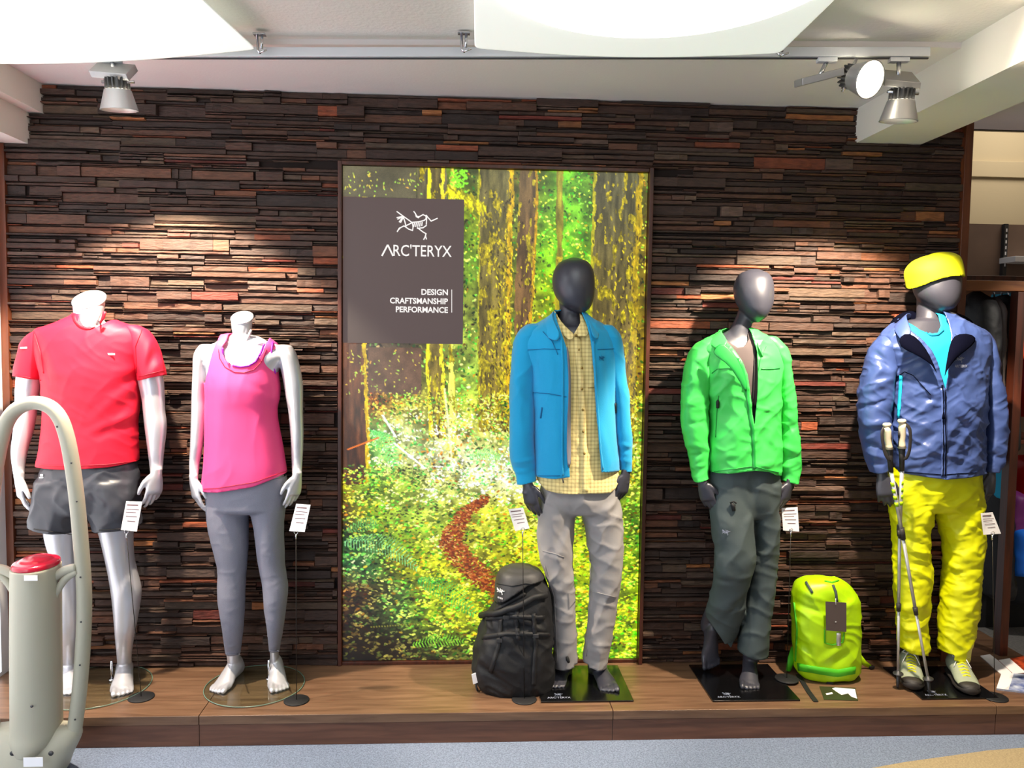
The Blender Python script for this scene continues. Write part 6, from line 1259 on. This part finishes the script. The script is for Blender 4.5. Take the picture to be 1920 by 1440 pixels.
for sg in (1, -1):
    X = lambda x: 68+sg*(x-68)
    for P, r in (([(96, 1092), (108, 1078), (124, 1069), (143, 1064)], [.012, .016, .018, .016]), ([(98, 1136), (108, 1108), (124, 1084), (145, 1070)], [.009, .012, .014, .014])):
        if sg < 0: P = [(x+4, y) for x, y in P]
        MB().tube(catmull([W(X(x), y, Y-.02) for x, y in P], 4), [float(v) for v in np.interp(np.linspace(0, 1, 13), np.linspace(0, 1, 4), r)], 12).build('side_arm', MT['gate'], gt)
def gl(px0, py0, px1, py1, y, name, m):
    a = W(px0, py1, y); b = W(px1, py0, y); MB().box((a[0], y, a[2]), (b[0], y+.0015, b[2])).build(name, m, gt, False)
gl(45, 1079, 70, 1089, Y-.1225, 'white_label', MT['paper']); gl(44, 1420, 80, 1438, Y-.135, 'white_label', MT['paper'])
for x, y in ((24, 1412), (96, 1412)): p = W(x, y, Y-.112); MB().tube([p, p+np.array([0, -.004, 0])], .009, 12, ref=(0, 0, 1)).build('screw', MT['fin'], gt)
p = W(60, 1324, Y-.12); MB().tube([p, p+np.array([0, -.003, 0])], .005, 10, ref=(0, 0, 1)).build('screw', MT['fin'], gt)
for i, (x, y) in enumerate(((111, 800), (138, 868), (148, 940), (155, 1082), (156, 1166), (154, 1247), (145, 1349))): p = W(x-4, y, Y-.031); MB().tube([p, p+np.array([0, -.002, 0])], .0035, 8, ref=(0, 0, 1)).build('dowel', MT['fin'], gt)
# red corner sign beyond the left beam
MB().box((-2.077, -.62, 2.12), (-2.072, -.42, 2.36)).build('wall_sign', MT['redfab'], None, False)
prop(bpy.data.objects['wall_sign'], 'small red sign on the white side wall at the left edge', 'sign')
# ------------------------------------------------------------------ clothes shop area right of the wall
rk = thing('clothes_rack', 'tall wooden clothes rack with a shelf, right of the stone wall', 'clothes rack', (2.66, .05, 0))
MB().box((2.650, .02, .0), (2.692, .075, 1.80)).build('post', MT['darkwood'], rk, False, .002)
a = W(1806, 545, .06); b = W(1925, 528, .06)
MB().box((2.37, .03, a[2]), (4.4, .09, b[2])).build('shelf_front', MT['shelfwood'], rk, False, .002)
MB().box((2.37, .09, a[2]+.01), (4.4, .75, a[2]+.03)).build('shelf_board', MT['shelfwood'], rk, False, .002)
MB().box((2.37, .60, a[2]+.03), (4.4, .63, a[2]+.12)).build('back_rail', MT['darkwood'], rk, False, .002)
MB().tube([(2.40, .22, a[2]-.06), (4.4, .22, a[2]-.06)], .012, 10).build('hanging_rod', MT['fin'], rk)
a3 = W(1880, 830, .2); MB().box((2.55, .15, a3[2]), (4.4, .5, a3[2]+.02)).build('lower_shelf', MT['darkwood'], rk, False, .002)
MB().box((2.37, .75, -.13), (4.4, 1.1, .12)).build('plinth', MT['black'], rk, False, .002)
lo = W(1850, 420, 1.2)
pn = MB().box((2.36, 1.2, ZF), (5.0, 1.24, lo[2])).build('back_panel', MT['taupe'], rk, False)
a = W(1886, 420, 1.18); b = W(1884, 500, 1.18)
MB().box((a[0]-.012, 1.17, b[2]-.3), (a[0]+.012, 1.2, a[2])).build('slotted_standard', MT['fin'], rk, False)
for i in range(7):
    z0 = a[2]-.03-i*.036; MB().box((a[0]-.004, 1.168, z0-.02), (a[0]+.004, 1.1702, z0)).build('slot', MT['paper'], rk, False)
a = W(1893, 492, 1.1); b = W(1925, 482, 1.1); MB().box((a[0], 1.05, a[2]), (a[0]+1.2, 1.2, b[2])).build('white_shelf', MT['white'], rk, False, .002)
# wall bands
zb = W(1850, 303, 1.7); zc = W(1850, 333, 1.7)
o = MB().box((2.2, 1.675, zc[2]), (5, 1.71, zb[2])).build('trim_8', MT['beige'], None, False, .004); o['kind'] = 'structure'
def hanging(name, label, cat, px0, px1, py0, py1, Y, m, sh=.35, depth=.16, lean=0, amp=.008, grp='clothes on the rack at the right'):
    h = py1-py0; w = px1-px0
    t = thing(name, label, cat, W((px0+px1)/2, py0, Y), grp)
    secs = [(py0, px0+w*.35+lean*0, px0+w*.65, depth*.25), (py0+h*.05, px0+w*.12, px0+w*.88, depth*.7), (py0+h*.15, px0+w*.02+lean*.15, px1-w*.02+lean*.15, depth), (py0+h*.55, px0+lean*.55, px1+lean*.55, depth*.95), (py0+h*.92, px0-w*.03+lean, px1+w*.03+lean, depth), (py1, px0+lean, px1+lean, depth*.9)]
    V, F = loft(secs, Y, 28, 4, 2.6); me = voxel([(V, F)], .011); relax(me, 2); V = getV(me); N = getN(me)
    setV(me, V+N*(wrinkle(V, amp, 14, 1.4, 4, px0*.1, .5)+wrinkle(V, amp*.5, 30, 1.2, 3, px0*.2, .5))[:, None]); me.name = 'garment_body'
    link('garment_body', me, m, t)
    p = W((px0+px1)/2, py0+2, Y); MB().tube([p, p+np.array([0, 0, .035]), p+np.array([.0, .012, .055])], .004, 6).build('hanger_hook', MT['chrome'], t)
    return t
hanging('hanging_jacket', 'black jacket hanging at the left end of the rack, behind the headband', 'jacket', 1806, 1852, 548, 860, .22, MT['black'])
hanging('hanging_jacket', 'dark grey jacket sleeve hanging next to the black jacket on the rack', 'jacket', 1856, 1872, 556, 800, .2, MT['greyfab'], lean=-8, depth=.1)
hanging('hanging_jacket', 'black jacket hanging between the grey sleeve and the orange jacket', 'jacket', 1872, 1884, 552, 840, .24, MT['black'], depth=.14)
hanging('hanging_jacket', 'orange jacket hanging left of the wooden post', 'jacket', 1881, 1900, 558, 672, .26, MT['orange'], lean=1, depth=.12)
hanging('hanging_jacket', 'teal jacket hanging behind the orange jacket on the rack', 'jacket', 1876, 1900, 545, 600, .42, MT['teal'], lean=10, depth=.12)
hanging('hanging_jacket', 'scarlet jacket hanging right of the wooden post', 'jacket', 1915, 1950, 560, 778, .2, MT['redfab'], lean=-2)
hanging('hanging_jacket', 'petrol blue quilted jacket hanging low behind the grey sleeve', 'jacket', 1872, 1879, 668, 735, .3, MT['puff'], depth=.12, amp=.004)
hanging('hanging_trousers', 'turquoise trousers hanging under the lower shelf', 'trousers', 1876, 1886, 855, 935, .25, MT['cyan'], depth=.08)
hanging('hanging_trousers', 'cobalt blue trousers hanging low beside the rack post', 'trousers', 1890, 1925, 985, 1072, .3, MT['cobalt'], depth=.1)
hanging('hanging_jacket', 'plum jacket hanging low beside the rack post', 'jacket', 1872, 1908, 915, 1010, .36, MT['plum'], depth=.12)
hanging('hanging_jacket', 'dark red jacket hanging at the right picture edge below the scarlet one', 'jacket', 1904, 1950, 855, 975, .42, MT['redfab'], depth=.12)
hanging('hanging_jacket', 'long black jacket filling the lower rack behind the yellow trousers', 'jacket', 1838, 1880, 862, 1110, .40, MT['black'], depth=.16)
hanging('hanging_jacket', 'long black jacket hanging lowest at the right picture edge', 'jacket', 1885, 1960, 930, 1125, .62, MT['black'], depth=.16)
